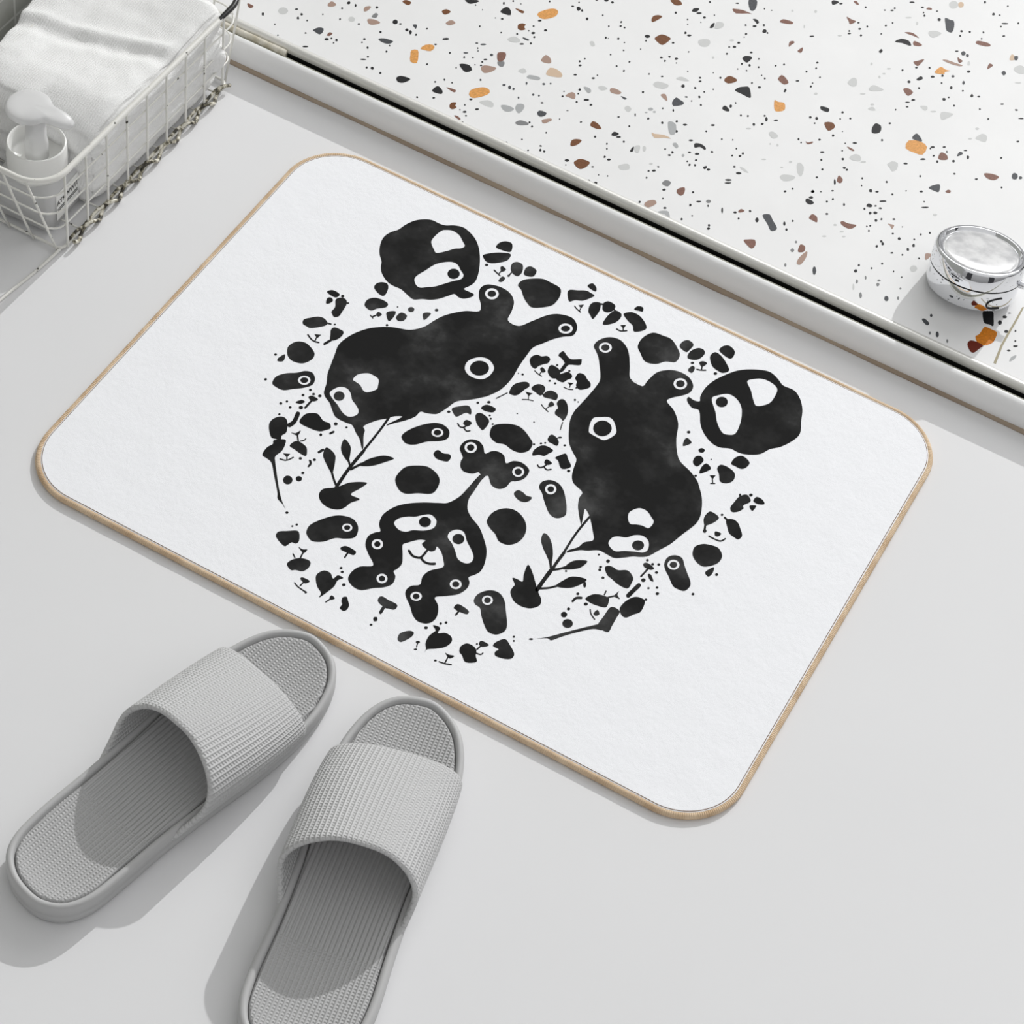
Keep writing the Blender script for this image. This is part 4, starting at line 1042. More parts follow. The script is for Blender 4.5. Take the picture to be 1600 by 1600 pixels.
ART = """-1892,1393 -1924,1473 -1932,1548 -1912,1619 -1876,1679 -1855,1764 -1817,1848 -1763,1905 -1698,1941 -1627,1941 -1571,1953 -1515,1993 -1451,2018 -1393,2012 -1298,1968 -1219,1897 -1154,1805 -1097,1698 -1059,1601 -1042,1523 -1053,1460 -1079,1397 -1031,1392 -979,1389 -983,1348 -1024,1298 -1071,1287 -1116,1300 -1149,1250 -1194,1180 -1248,1128 -1307,1097 -1359,1055 -1398,1056 -1456,1076 -1511,1093 -1587,1090 -1648,1103 -1723,1151 -1771,1207 -1803,1274 -1853,1330|-1574,1712 -1582,1793 -1567,1878 -1539,1910 -1489,1933 -1418,1919 -1364,1877 -1317,1835 -1331,1791 -1373,1755 -1415,1692 -1472,1627 -1511,1648|-1475,1256 -1476,1311 -1449,1397 -1420,1496 -1373,1563 -1314,1609 -1259,1608 -1205,1567 -1159,1532 -1155,1478 -1199,1420 -1241,1357 -1291,1284 -1342,1238 -1389,1199 -1432,1208|-1193,1527 -1184,1491 -1195,1457 -1221,1439 -1252,1443 -1278,1468 -1287,1504 -1276,1537 -1250,1555 -1218,1551
-1453,-226 -1484,-135 -1527,-51 -1555,44 -1590,169 -1616,267 -1603,370 -1564,472 -1503,567 -1428,636 -1355,683 -1287,710 -1227,735 -1178,781 -1135,850 -1106,946 -1071,1030 -1025,1098 -975,1156 -934,1193 -851,1247 -875,1318 -937,1396 -969,1474 -956,1533 -914,1569 -823,1591 -732,1571 -661,1504 -626,1397 -602,1291 -499,1289 -434,1399 -358,1533 -280,1600 -179,1624 -114,1586 -79,1529 -76,1450 -136,1393 -190,1324 -242,1231 -286,1145 -289,1047 -284,893 -270,745 -287,594 -337,483 -366,442 -434,365 -521,283 -551,179 -579,92 -610,62 -661,38 -709,23 -718,-45 -767,-128 -814,-187 -858,-250 -858,-228 -831,-171 -803,-102 -838,-118 -869,-147 -892,-185 -953,-253 -1006,-355 -977,-390 -953,-451 -895,-552 -905,-559 -965,-491 -1020,-453 -1088,-400 -1145,-406 -1237,-402 -1298,-355 -1353,-303 -1416,-268|-1329,16 -1323,83 -1266,139 -1213,146 -1159,132 -1129,73 -1119,29 -1162,-37 -1202,-38 -1251,-4 -1302,6|-1408,-213 -1398,-149 -1367,-105 -1316,-94 -1267,-122 -1225,-172 -1181,-197 -1132,-231 -1111,-273 -1126,-316 -1167,-343 -1225,-327 -1292,-284 -1349,-256|-1293,-173 -1285,-203 -1293,-231 -1316,-246 -1343,-243 -1365,-222 -1373,-192 -1365,-164 -1342,-149 -1315,-153|-811,1513 -802,1474 -814,1437 -844,1417 -878,1421 -906,1448 -915,1487 -903,1524 -874,1544 -839,1540|-830,1501 -825,1478 -833,1456 -851,1443 -872,1445 -888,1460 -893,1483 -885,1505 -867,1518 -846,1516|-113,1519 -106,1482 -121,1447 -152,1426 -187,1427 -212,1451 -219,1487 -204,1523 -173,1544 -138,1543|-131,1506 -128,1485 -138,1463 -157,1450 -179,1450 -194,1463 -197,1485 -187,1506 -168,1520 -146,1520|-640,626 -657,717 -603,801 -525,823 -444,767 -437,663 -478,596 -569,580|-478,741 -467,691 -486,644 -526,616 -572,620 -608,653 -618,703 -600,751 -560,778 -513,775
124,1442 120,1504 152,1574 207,1620 280,1630 358,1587 417,1515 475,1411 538,1297 628,1295 548,1285 656,1280 666,1358 686,1474 739,1546 807,1588 891,1597 958,1572 1009,1513 1013,1437 970,1368 921,1312 897,1249 992,1190 1082,1083 1137,937 1202,816 1267,740 1375,694 1467,638 1511,589 1575,505 1625,401 1652,307 1649,219 1608,80 1573,-52 1525,-157 1482,-252 1432,-297 1382,-324 1333,-369 1267,-418 1205,-419 1132,-419 1063,-468 1004,-502 937,-574 934,-548 983,-481 1000,-414 1050,-353 1002,-272 953,-206 907,-151 855,-115 863,-152 893,-239 899,-270 848,-204 796,-125 765,-45 757,21 662,60 616,116 588,200 566,288 518,330 479,364 429,420 367,538 330,634 317,727 325,825 336,945 342,1074 336,1143 307,1207 261,1281 213,1354 164,1405|255,1516 262,1480 249,1447 222,1428 190,1431 166,1455 159,1491 172,1525 199,1544 231,1540|239,1505 243,1484 235,1462 217,1450 196,1451 182,1466 178,1488 186,1509 204,1521 225,1520|512,606 485,678 480,751 524,794 579,828 629,816 690,746 705,696 683,626 652,588 595,586 534,591|653,736 663,685 645,637 607,611 562,617 528,652 517,703 535,751 573,777 618,771|953,1514 960,1475 947,1439 918,1419 884,1423 859,1450 852,1488 866,1525 895,1545 928,1540|936,1502 940,1478 931,1456 913,1443 892,1445 877,1462 872,1486 881,1508 900,1521 921,1518|1175,-4 1163,56 1205,127 1268,138 1327,103 1366,67 1360,-8 1308,-14 1261,-30 1217,-51|1165,-321 1162,-253 1195,-214 1254,-187 1299,-130 1358,-101 1417,-125 1448,-196 1431,-246 1364,-279 1299,-316 1236,-357|1405,-180 1410,-210 1398,-239 1374,-255 1347,-252 1326,-232 1321,-202 1333,-173 1357,-157 1385,-159
1104,1452 1098,1557 1122,1668 1176,1784 1240,1883 1326,1958 1432,2015 1497,2019 1567,1987 1628,1950 1725,1953 1805,1897 1870,1801 1915,1677 1960,1554 1942,1450 1887,1337 1823,1264 1779,1174 1700,1113 1627,1087 1551,1088 1472,1050 1393,1057 1303,1110 1234,1185 1164,1307 1101,1302 1036,1344 1025,1390 1083,1383 1123,1403|1358,1821 1396,1879 1455,1919 1530,1923 1600,1891 1619,1802 1610,1702 1538,1622 1486,1665 1425,1748|1194,1482 1223,1548 1283,1605 1350,1604 1421,1558 1468,1482 1505,1368 1516,1253 1472,1209 1420,1204 1343,1274 1281,1370|1319,1525 1326,1490 1314,1458 1288,1440 1259,1445 1237,1469 1230,1504 1242,1536 1268,1554 1297,1550
-68,-659 -25,-559 -12,-450 -4,-329 7,-271 44,-260 39,-329 45,-455 49,-538 87,-627 151,-683 257,-740 359,-839 414,-913 454,-1011 466,-1098 445,-1153 417,-1201 448,-1242 458,-1302 430,-1381 362,-1446 297,-1505 354,-1558 394,-1638 395,-1703 361,-1752 297,-1767 240,-1739 177,-1675 106,-1615 81,-1564 96,-1508 143,-1463 122,-1389 139,-1310 206,-1225 176,-1163 121,-1103 70,-1078 78,-1115 51,-1147 -13,-1137 -38,-1115 -31,-1077 -77,-1099 -133,-1168 -155,-1211 -112,-1285 -70,-1367 -75,-1431 -86,-1466 -49,-1502 -34,-1573 -71,-1635 -134,-1686 -200,-1752 -271,-1756 -335,-1718 -348,-1645 -321,-1567 -243,-1502 -329,-1429 -395,-1362 -417,-1280 -389,-1220 -364,-1190 -407,-1135 -429,-1056 -417,-984 -379,-902 -314,-830 -225,-761 -130,-703|-316,-1065 -309,-1004 -264,-953 -210,-917 -165,-866 -119,-835 -55,-863 -39,-937 -88,-1000 -160,-1042 -197,-1086 -253,-1100|-85,-897 -78,-928 -88,-956 -112,-972 -140,-969 -162,-948 -170,-918 -160,-889 -136,-873 -107,-876|98,-957 84,-904 117,-850 176,-842 238,-906 305,-958 354,-1009 363,-1064 331,-1099 265,-1095 207,-1037 153,-990|211,-899 218,-929 208,-958 184,-973 156,-970 134,-950 127,-919 137,-891 161,-875 189,-878|-283,-1286 -275,-1315 -285,-1343 -307,-1358 -335,-1355 -356,-1334 -364,-1305 -355,-1277 -332,-1262 -305,-1265|-300,-1297 -295,-1313 -300,-1328 -313,-1337 -328,-1335 -340,-1323 -344,-1307 -339,-1291 -327,-1283 -312,-1285|-90,-1550 -83,-1577 -92,-1603 -114,-1617 -139,-1614 -160,-1595 -167,-1568 -158,-1542 -137,-1527 -111,-1530|-105,-1559 -101,-1575 -107,-1590 -119,-1598 -133,-1596 -145,-1585 -149,-1570 -144,-1555 -131,-1547 -117,-1549|405,-1286 412,-1314 401,-1342 377,-1357 350,-1355 329,-1336 323,-1308 334,-1280 358,-1265 385,-1267|390,-1296 394,-1313 387,-1329 373,-1338 357,-1337 345,-1326 341,-1309 348,-1293 362,-1284 378,-1285|210,-1550 215,-1576 205,-1602 183,-1616 157,-1615 137,-1598 132,-1572 142,-1547 165,-1532 190,-1533|195,-1560 198,-1576 192,-1591 179,-1600 164,-1598 152,-1588 149,-1572 155,-1557 168,-1549 183,-1550
-96,-1227 -91,-1241 -45,-1267 -5,-1265 27,-1246 36,-1199 36,-1154 27,-1143 18,-1149 17,-1193 11,-1232 -12,-1244 -44,-1246 -86,-1221
11,-1234 16,-1247 62,-1269 110,-1263 146,-1240 146,-1226 135,-1220 102,-1242 62,-1248 21,-1227
-259,-134 -269,-67 -239,-4 -176,19 -117,-8 -69,-65 -37,-14 13,12 70,-1 117,-58 154,-7 217,17 287,-3 314,-43 311,-118 275,-171 239,-202 233,-271 195,-319 130,-318 83,-271 60,-250 32,-276 0,-268 -21,-260 -52,-300 -118,-318 -165,-291 -191,-236 -197,-196|-152,-47 -144,-81 -154,-113 -180,-130 -210,-126 -234,-102 -243,-68 -232,-36 -207,-19 -176,-23|-169,-58 -164,-78 -170,-97 -185,-107 -203,-105 -218,-91 -223,-71 -216,-52 -201,-42 -183,-44|279,-54 286,-87 275,-117 251,-133 222,-129 200,-108 193,-75 203,-45 228,-29 257,-32|264,-65 269,-85 262,-103 247,-114 229,-111 215,-97 210,-77 217,-59 232,-48 250,-51
-139,141 -155,220 -102,283 -18,328 59,327 152,277 199,234 206,157 161,100 92,88 17,104 -47,83 -107,102
269,-647 268,-549 319,-468 397,-434 486,-460 554,-528 583,-621 567,-708 514,-764 443,-770 386,-724 323,-696
450,-126 444,-65 491,-12 563,-7 629,-50 695,-135 738,-207 754,-267 709,-323 641,-314 553,-230 498,-166|574,-68 581,-99 571,-128 549,-144 521,-140 500,-117 492,-86 502,-57 525,-41 553,-45|559,-78 563,-96 557,-113 544,-122 527,-120 515,-107 511,-89 517,-72 530,-63 546,-65
316,-295 326,-245 373,-243 407,-256 451,-248 452,-290 423,-324 372,-329
-524,-692 -537,-614 -520,-530 -456,-472 -380,-435 -295,-451 -235,-498 -209,-582 -222,-655 -310,-707 -385,-764 -452,-759
-407,-293 -398,-242 -345,-248 -302,-229 -275,-248 -273,-298 -316,-319 -367,-324
-708,-273 -692,-196 -638,-99 -563,-18 -491,8 -420,-19 -391,-89 -424,-148 -507,-212 -571,-292 -629,-324 -675,-311|-449,-61 -443,-90 -455,-118 -479,-134 -507,-133 -528,-115 -534,-86 -523,-58 -498,-42 -470,-43|-464,-71 -460,-89 -468,-106 -483,-117 -500,-116 -513,-104 -517,-87 -510,-69 -495,-59 -477,-60
-832,-1505 -842,-1436 -801,-1346 -743,-1265 -683,-1221 -608,-1203 -544,-1231 -505,-1288 -498,-1353 -553,-1403 -617,-1438 -675,-1518 -746,-1559 -800,-1539|-560,-1279 -554,-1303 -564,-1326 -584,-1340 -608,-1338 -626,-1322 -631,-1298 -622,-1275 -602,-1262 -578,-1263|-573,-1287 -570,-1302 -575,-1315 -588,-1324 -602,-1323 -613,-1314 -616,-1300 -610,-1286 -598,-1278 -584,-1278
-1841,-380 -1851,-302 -1805,-231 -1737,-177 -1691,-123 -1634,-107 -1583,-150 -1567,-216 -1606,-281 -1670,-340 -1726,-393 -1790,-399|-1605,-183 -1598,-213 -1609,-242 -1635,-259 -1665,-258 -1687,-239 -1694,-210 -1683,-181 -1658,-163 -1628,-164|-1620,-194 -1616,-212 -1624,-230 -1640,-241 -1658,-240 -1672,-229 -1676,-211 -1669,-193 -1653,-182 -1634,-182
1617,-252 1611,-184 1649,-133 1709,-126 1759,-183 1807,-235 1862,-293 1881,-341 1865,-400 1814,-414 1765,-405 1698,-342 1651,-302|1721,-196 1726,-227 1715,-256 1690,-272 1663,-269 1642,-248 1637,-217 1649,-188 1673,-172 1701,-175|1706,-206 1709,-224 1702,-242 1686,-252 1670,-250 1657,-238 1654,-219 1662,-202 1677,-192 1694,-193
553,-1360 556,-1291 610,-1219 683,-1201 752,-1243 803,-1316 869,-1418 889,-1484 854,-1549 789,-1563 731,-1522 669,-1457 629,-1404 583,-1395|676,-1286 682,-1313 672,-1339 650,-1353 625,-1350 606,-1332 600,-1306 610,-1280 632,-1266 657,-1268|662,-1295 666,-1312 660,-1327 647,-1336 631,-1335 620,-1323 616,-1307 622,-1291 635,-1283 651,-1284
751,-1150 743,-1101 744,-1066 699,-1022 735,-1011 781,-1009 756,-943 739,-845 799,-888 876,-973 938,-1040 980,-1080 995,-1137 950,-1197 879,-1219 810,-1205
-941,-1143 -942,-1079 -886,-1028 -849,-982 -798,-904 -693,-837 -706,-914 -737,-1007 -655,-1009 -694,-1078 -709,-1144 -744,-1192 -816,-1215 -892,-1196
-867,-1014 -854,-1003 -867,-797 -864,-584 -877,-567 -891,-576 -894,-791 -881,-999
-879,-604 -870,-598 -869,-331 -876,-178 -886,-167 -895,-174 -888,-327 -889,-593
-866,-1002 -868,-990 -914,-949 -973,-888 -983,-889 -982,-902 -923,-963 -876,-1004
-962,-915 -1067,-840 -1122,-784 -1136,-708 -1046,-733 -999,-810 -970,-882
-877,-779 -877,-767 -910,-730 -942,-694 -953,-694 -953,-707 -920,-743 -887,-779
-928,-738 -1002,-695 -1049,-633 -1063,-556 -989,-592 -949,-659 -920,-732
-868,-801 -856,-800 -838,-756 -815,-704 -821,-690 -833,-691 -856,-743 -874,-787
-833,-718 -807,-635 -760,-567 -710,-522 -640,-511 -677,-577 -737,-661 -796,-708
910,-1033 926,-1020 925,-913 929,-802 913,-784 897,-795 894,-907 895,-1015
916,-815 927,-806 926,-704 929,-592 917,-578 905,-587 902,-700 904,-802
915,-614 924,-606 917,-374 929,-176 921,-164 911,-171 899,-370 906,-604
909,-801 849,-718 759,-638 709,-574 696,-510 739,-512 801,-569 851,-647 888,-733 921,-794
919,-785 930,-789 965,-756 1009,-699 1007,-686 996,-684 953,-740 918,-772
984,-726 994,-661 1029,-602 1106,-561 1093,-639 1053,-688 997,-729
918,-997 928,-1001 987,-954 1044,-884 1042,-872 1032,-870 976,-939 918,-985
1012,-901 1037,-824 1078,-754 1179,-719 1169,-781 1120,-856 1054,-897
-1997,715 -1971,762 -1898,755 -1908,703
-1938,604 -1959,658 -1937,682 -1906,661 -1915,616
-1853,551 -1856,613 -1894,685 -1868,728 -1825,733 -1793,690 -1780,601 -1776,539 -1805,511 -1835,531
-1855,758 -1853,748 -1855,739 -1862,734 -1871,735 -1878,742 -1881,751 -1878,760 -1871,765 -1863,764
-1782,714 -1781,707 -1784,701 -1790,697 -1797,697 -1801,700 -1802,706 -1799,712 -1793,717 -1787,717
-1977,304 -1993,349 -1955,399 -1912,441 -1861,451 -1815,423 -1818,381 -1894,300 -1937,296
-1824,419 -1817,413 -1782,421 -1780,429 -1787,436 -1822,428
-1749,448 -1748,442 -1750,437 -1754,434 -1759,434 -1764,438 -1765,443 -1763,449 -1759,452 -1753,452
-1730,330 -1753,378 -1742,415 -1694,421 -1655,413 -1644,365 -1659,307 -1696,274
-1692,283 -1704,281 -1725,219 -1719,204 -1706,206 -1685,268
-1839,258 -1788,284 -1796,231
-1884,226 -1881,217 -1832,190 -1792,184 -1757,194 -1756,202 -1763,208 -1795,198 -1831,204 -1878,230
-1807,243 -1810,238 -1798,194 -1792,190 -1789,195 -1801,239
-1915,-35 -1942,26 -1920,101 -1862,136 -1798,124 -1727,79 -1712,11 -1750,-65 -1825,-90 -1880,-73
-1932,-157 -1942,-122 -1919,-62 -1893,-114 -1899,-143
-1971,-101 -1969,-108 -1971,-115 -1977,-119 -1984,-118 -1990,-114 -1991,-107 -1989,-100 -1983,-96 -1976,-96
-1895,-371 -1893,-378 -1896,-385 -1901,-389 -1909,-388 -1914,-383 -1916,-376 -1914,-369 -1908,-365 -1901,-365
-1702,982 -1711,1026 -1688,1066 -1640,1083 -1606,1049 -1586,980 -1597,940 -1654,950
-1671,774 -1678,834 -1639,886 -1569,902 -1515,889 -1511,843 -1561,792 -1590,745 -1638,748
-1534,730 -1535,767 -1495,756 -1507,719
-1523,735 -1530,736 -1555,691 -1552,682 -1545,682 -1520,727
-1574,698 -1572,692 -1536,676 -1532,679 -1535,685 -1571,701
-1453,761 -1474,806 -1422,851 -1402,796 -1409,726
-1386,800 -1376,867 -1319,863 -1313,799 -1351,772
-1303,958 -1299,940 -1305,924 -1318,914 -1335,916 -1347,927 -1351,944 -1345,961 -1332,970 -1316,969
-1392,685 -1390,678 -1393,671 -1398,668 -1405,668 -1410,673 -1412,680 -1410,687 -1404,691 -1398,690
-1190,908 -1222,964 -1170,1000 -1167,941 -1176,904
-1136,1065 -1134,1056 -1137,1047 -1145,1041 -1154,1042 -1161,1048 -1163,1057 -1159,1066 -1151,1071 -1143,1071
-1426,907 -1425,902 -1426,898 -1430,895 -1434,896 -1437,899 -1439,904 -1437,909 -1434,911 -1429,910
-1090,1973 -1093,2035 -1057,2083 -1000,2090 -964,2024 -969,1990 -1023,1974
-1135,1822 -1113,1866 -1044,1931 -952,1975 -935,1901 -972,1842 -1025,1791 -1076,1778
-1044,1754 -1042,1745 -1046,1737 -1053,1732 -1061,1732 -1068,1738 -1069,1747 -1066,1755 -1059,1760 -1050,1760
-945,1787 -938,1811 -894,1792 -912,1750
-979,1732 -975,1723 -937,1707 -901,1695 -896,1700 -901,1708 -936,1721 -974,1737
-920,1773 -925,1769 -926,1718 -921,1712 -916,1715 -915,1766
-870,1828 -885,1890 -856,1928 -803,1920 -768,1845 -777,1782 -828,1786
-839,1795 -845,1792 -848,1744 -843,1737 -837,1740 -834,1788
-833,1749 -831,1741 -834,1734 -840,1730 -846,1731 -852,1736 -853,1744 -851,1751 -845,1755 -839,1754
-887,1647 -884,1703 -853,1702 -851,1654 -872,1636
-747,1836 -765,1904 -739,1946 -675,1930 -666,1856 -712,1829
-726,1693 -721,1763 -664,1827 -587,1876 -519,1878 -422,1869 -382,1814 -368,1724 -389,1635 -497,1539 -563,1556 -621,1599 -677,1660
-332,1840 -342,1891 -282,1929 -222,1966 -175,1965 -135,1954 -160,1892 -193,1845 -246,1816 -281,1775
-234,2019 -214,2072 -165,2047 -151,2001
-197,1781 -161,1815 -160,1760
-222,1755 -219,1747 -186,1728 -145,1715 -141,1720 -145,1727 -185,1740 -217,1758
-167,1776 -170,1772 -164,1735 -159,1731 -156,1735 -162,1772
-94,1764 -117,1831 -105,1885 -54,1907 -21,1831 -18,1750 -26,1709 -62,1737
-21,1881 -32,1926 -4,1966 62,1956 75,1894 45,1848 4,1845
-63,1895 -55,1888 -14,1905 -12,1915 -20,1921 -61,1905
74,1703 62,1807 86,1902 147,1900 164,1843 143,1767
72,1910 75,1899 100,1883 107,1888 104,1899 79,1915
199,1780 239,1811 239,1759
188,1724 194,1717 235,1717 276,1749 276,1757 269,1761 230,1730 192,1731
228,1776 227,1769 244,1735 250,1733 252,1740 234,1774
165,1907 197,1957 235,1972 295,1964 373,1911 396,1853 331,1781 287,1835 236,1857
214,2007 224,2058 267,2069 286,2027 258,2015
426,1655 419,1763 465,1860 552,1879 628,1882 715,1820 765,1759 766,1671 696,1632 642,1562 555,1535 480,1596
720,1848 717,1914 751,1955 808,1934 806,1864 791,1823
824,1781 818,1853 856,1922 905,1930 931,1888 912,1807 859,1771
901,1752 902,1743 898,1735 891,1730 883,1731 877,1736 876,1745 880,1753 887,1758 895,1758
892,1652 901,1714 931,1706 935,1644
935,1781 955,1813 993,1810 975,1752
947,1700 953,1695 986,1707 1020,1730 1020,1738 1014,1742 981,1720 948,1708
969,1768 966,1761 981,1719 987,1716 990,1723 975,1765
990,1872 978,1921 1001,1965 1065,1948 1133,1898 1181,1843 1151,1791 1109,1786 1044,1806
1013,2002 1021,2059 1064,2094 1128,2064 1144,1998 1125,1965 1061,1975
1112,1757 1114,1747 1110,1738 1102,1733 1093,1733 1087,1739 1086,1749 1090,1758 1098,1763 1106,1763
1204,1061 1205,1052 1201,1043 1194,1038 1185,1039 1179,1045 1178,1053 1182,1062 1189,1067 1198,1067
1215,897 1198,965 1214,992 1260,967 1242,923
1385,954 1387,938 1380,923 1367,914 1352,915 1342,925 1340,940 1347,955 1360,964 1374,963
1354,798 1351,852 1382,881 1424,853 1411,774 1380,769
1454,714 1438,782 1456,838 1508,813 1492,763
1530,741 1572,769 1568,718
1559,734 1557,727 1580,684 1586,683 1587,689 1564,733
1570,669 1576,666 1604,685 1604,692 1599,695 1571,676
1550,841 1558,891 1618,901 1689,875 1713,803 1682,745 1629,732 1589,793
1623,949 1623,1020 1666,1073 1742,1045 1743,983 1715,945 1660,943
1447,680 1448,673 1445,667 1440,663 1434,664 1429,668 1428,675 1431,682 1436,686 1442,685
1475,900 1475,897 1474,893 1471,891 1467,891 1465,894 1464,898 1466,902 1469,904 1472,903
1811,538 1813,602 1823,678 1863,730 1910,704 1918,672 1889,615 1903,586 1881,535 1841,505
1829,701 1831,692 1830,685 1826,682 1820,684 1815,691 1812,700 1814,707 1818,710 1824,708
1907,753 1908,743 1904,734 1897,729 1888,730 1882,736 1881,746 1885,755 1892,760 1901,759
1934,709 1942,754 1991,754 2025,723 1989,695 1951,693
1932,638 1952,658 1979,666 1975,608 1953,613
1683,316 1680,379 1701,416 1777,398 1769,334 1737,280 1718,260
1715,284 1710,273 1735,204 1744,199 1749,209 1724,279
1754,221 1756,209 1753,199 1745,194 1736,196 1729,204 1727,216 1730,226 1738,231 1747,229
1796,441 1797,433 1795,427 1789,423 1783,424 1778,429 1777,436 1780,443 1785,446 1792,446
1810,425 1814,414 1854,397 1861,403 1857,414 1817,431
1837,406 1879,443 1930,431 1966,393 2010,335 2000,283 1963,286 1916,298 1876,345
1814,243 1820,260 1862,262 1856,225 1832,216
1788,185 1793,178 1840,176 1893,185 1916,228 1913,238 1906,237 1886,198 1838,190 1792,193
1754,-30 1745,31 1785,88 1845,114 1906,120 1961,71 1970,5 1944,-54 1888,-107 1833,-104 1781,-72
1920,-148 1956,-68 1973,-127 1959,-175
2016,-115 2017,-123 2014,-130 2008,-135 2001,-134 1996,-128 1994,-120 1997,-112 2004,-108 2011,-109
1942,-385 1943,-393 1940,-400 1934,-404 1928,-403 1923,-398 1922,-390 1924,-383 1930,-379 1937,-380
1502,-289 1503,-297 1500,-304 1494,-308 1488,-307 1483,-302 1481,-294 1484,-287 1490,-283 1497,-284
1481,-341 1506,-318 1570,-335 1554,-366 1502,-368
1535,-349 1526,-353 1520,-411 1513,-460 1519,-469 1527,-465 1534,-416 1541,-358
1553,-301 1555,-308 1552,-315 1546,-319 1539,-319 1534,-313 1533,-306 1536,-299 1542,-295 1548,-296
1594,-278 1595,-285 1592,-292 1587,-296 1580,-295 1575,-290 1574,-283 1576,-275 1582,-272 1589,-272
1615,-356 1616,-363 1613,-371 1607,-375 1600,-374 1594,-369 1593,-362 1596,-354 1603,-350 1610,-351
1556,-416 1577,-405 1623,-452 1593,-454
1566,-474 1568,-486 1564,-496 1554,-503 1544,-502 1537,-494 1535,-483 1539,-472 1548,-466 1559,-467
1548,-529 1530,-537 1515,-612 1504,-678 1517,-699 1535,-690 1547,-625 1561,-551
1627,-526 1628,-532 1625,-538 1620,-541 1615,-540 1611,-536 1610,-530 1612,-524 1617,-521 1623,-521
1681,-484 1682,-491 1680,-497 1674,-501 1668,-500 1664,-495 1662,-489 1665,-482 1670,-479 1677,-479
1711,-532 1713,-541 1709,-549 1702,-554 1694,-553 1689,-547 1687,-539 1691,-530 1698,-526 1706,-526
1660,-633 1661,-640 1659,-646 1653,-650 1647,-649 1643,-644 1641,-638 1644,-631 1649,-628 1655,-628
1248,-543 1262,-510 1300,-502 1344,-507 1408,-469 1473,-504 1488,-556 1485,-622 1417,-630 1345,-610 1295,-594
1519,-819 1530,-731 1568,-663 1621,-645 1655,-662 1669,-761 1635,-816 1602,-872 1561,-872
1451,-1057 1451,-957 1453,-862 1482,-837 1534,-849 1540,-912 1545,-1002 1548,-1066 1502,-1076
1469,-1032 1502,-1076 1436,-1106 1344,-1206 1271,-1300 1222,-1371 1187,-1371 1120,-1419 1182,-1362 1281,-1241 1408,-1092
1102,-1436 1102,-1443 1097,-1450 1088,-1455 1080,-1457 1075,-1454 1075,-1448 1080,-1441 1089,-1435 1097,-1433
1257,-883 1300,-807 1395,-780 1420,-811 1427,-873 1367,-895 1304,-901
1428,-745 1442,-681 1448,-720 1482,-745 1440,-748
1393,-785 1400,-787 1437,-747 1436,-738 1429,-736 1393,-776
1357,-732 1353,-737 1358,-774 1363,-779 1368,-774 1363,-736
1333,-952 1332,-960 1358,-995 1404,-1025 1410,-1022 1408,-1015 1363,-986 1339,-953
1374,-975 1384,-929 1415,-956 1398,-986
1252,-464 1254,-474 1251,-484 1243,-489 1234,-488 1228,-481 1226,-471 1229,-461 1237,-456 1246,-457
1227,-547 1228,-554 1225,-561 1219,-565 1212,-565 1207,-561 1206,-554 1209,-547 1216,-543 1223,-543
1234,-576 1236,-584 1233,-592 1228,-596 1221,-594 1215,-588 1213,-580 1215,-572 1221,-568 1228,-570
1290,-629 1292,-637 1289,-644 1282,-648 1275,-648 1270,-642 1269,-634 1271,-627 1278,-623 1285,-624
1158,-451 1159,-457 1157,-462 1153,-465 1148,-464 1144,-460 1143,-454 1144,-449 1149,-446 1154,-447
1202,-765 1208,-782 1208,-794 1202,-799 1192,-792 1182,-778 1176,-761 1176,-749 1182,-744 1192,-751
1198,-871 1200,-879 1197,-886 1191,-891 1184,-890 1178,-885 1177,-877 1180,-870 1186,-865 1193,-866
1298,-922 1299,-931 1295,-940 1287,-945 1278,-945 1272,-939 1270,-930 1274,-921 1282,-915 1291,-916
1206,-1036 1208,-1044 1205,-1052 1198,-1056 1190,-1055 1185,-1050 1183,-1041 1186,-1033 1193,-1029 1200,-1030
1211,-1095 1214,-1112 1209,-1127 1196,-1135 1182,-1133 1171,-1121 1167,-1105 1173,-1090 1185,-1082 1199,-1084
1286,-1145 1291,-1171 1281,-1195 1260,-1208 1237,-1206 1219,-1189 1214,-1163 1224,-1139 1245,-1126 1268,-1128
1187,-971 1197,-966 1203,-929 1235,-906 1235,-893 1224,-887 1188,-914 1179,-959
1020,-732 1021,-738 1019,-743 1015,-746 1009,-746 1006,-742 1004,-736 1006,-731 1011,-728 1016,-729
978,-1491 980,-1497 977,-1503 972,-1506 966,-1506 962,-1502 961,-1496 963,-1490 968,-1487 974,-1487
995,-1526 996,-1531 995,-1536 990,-1539 985,-1538 982,-1535 981,-1529 982,-1524 987,-1522 991,-1522
-1542,-266 -1540,-274 -1542,-281 -1548,-285 -1555,-284 -1561,-278 -1564,-270 -1562,-263 -1556,-259 -1549,-260
-1562,-345 -1560,-352 -1562,-359 -1568,-363 -1575,-362 -1581,-357 -1583,-350 -1581,-343 -1575,-339 -1568,-339
-1498,-289 -1496,-296 -1498,-303 -1504,-307 -1511,-307 -1517,-302 -1519,-294 -1517,-287 -1511,-283 -1504,-284
-1445,-275 -1442,-285 -1446,-293 -1453,-298 -1462,-298 -1468,-292 -1471,-282 -1468,-274 -1461,-269 -1452,-269
-1634,-474 -1632,-481 -1634,-487 -1639,-490 -1645,-489 -1650,-485 -1652,-478 -1650,-472 -1645,-468 -1639,-469
-1662,-517 -1659,-525 -1661,-533 -1667,-536 -1674,-535 -1681,-530 -1683,-522 -1681,-514 -1675,-510 -1668,-511
-1579,-511 -1577,-518 -1579,-525 -1585,-529 -1592,-528 -1598,-523 -1600,-516 -1597,-509 -1592,-505 -1585,-506
-1502,-462 -1499,-473 -1503,-483 -1511,-489 -1522,-488 -1531,-481 -1534,-470 -1530,-459 -1521,-453 -1511,-454
-1582,-448 -1554,-399 -1522,-404 -1541,-442
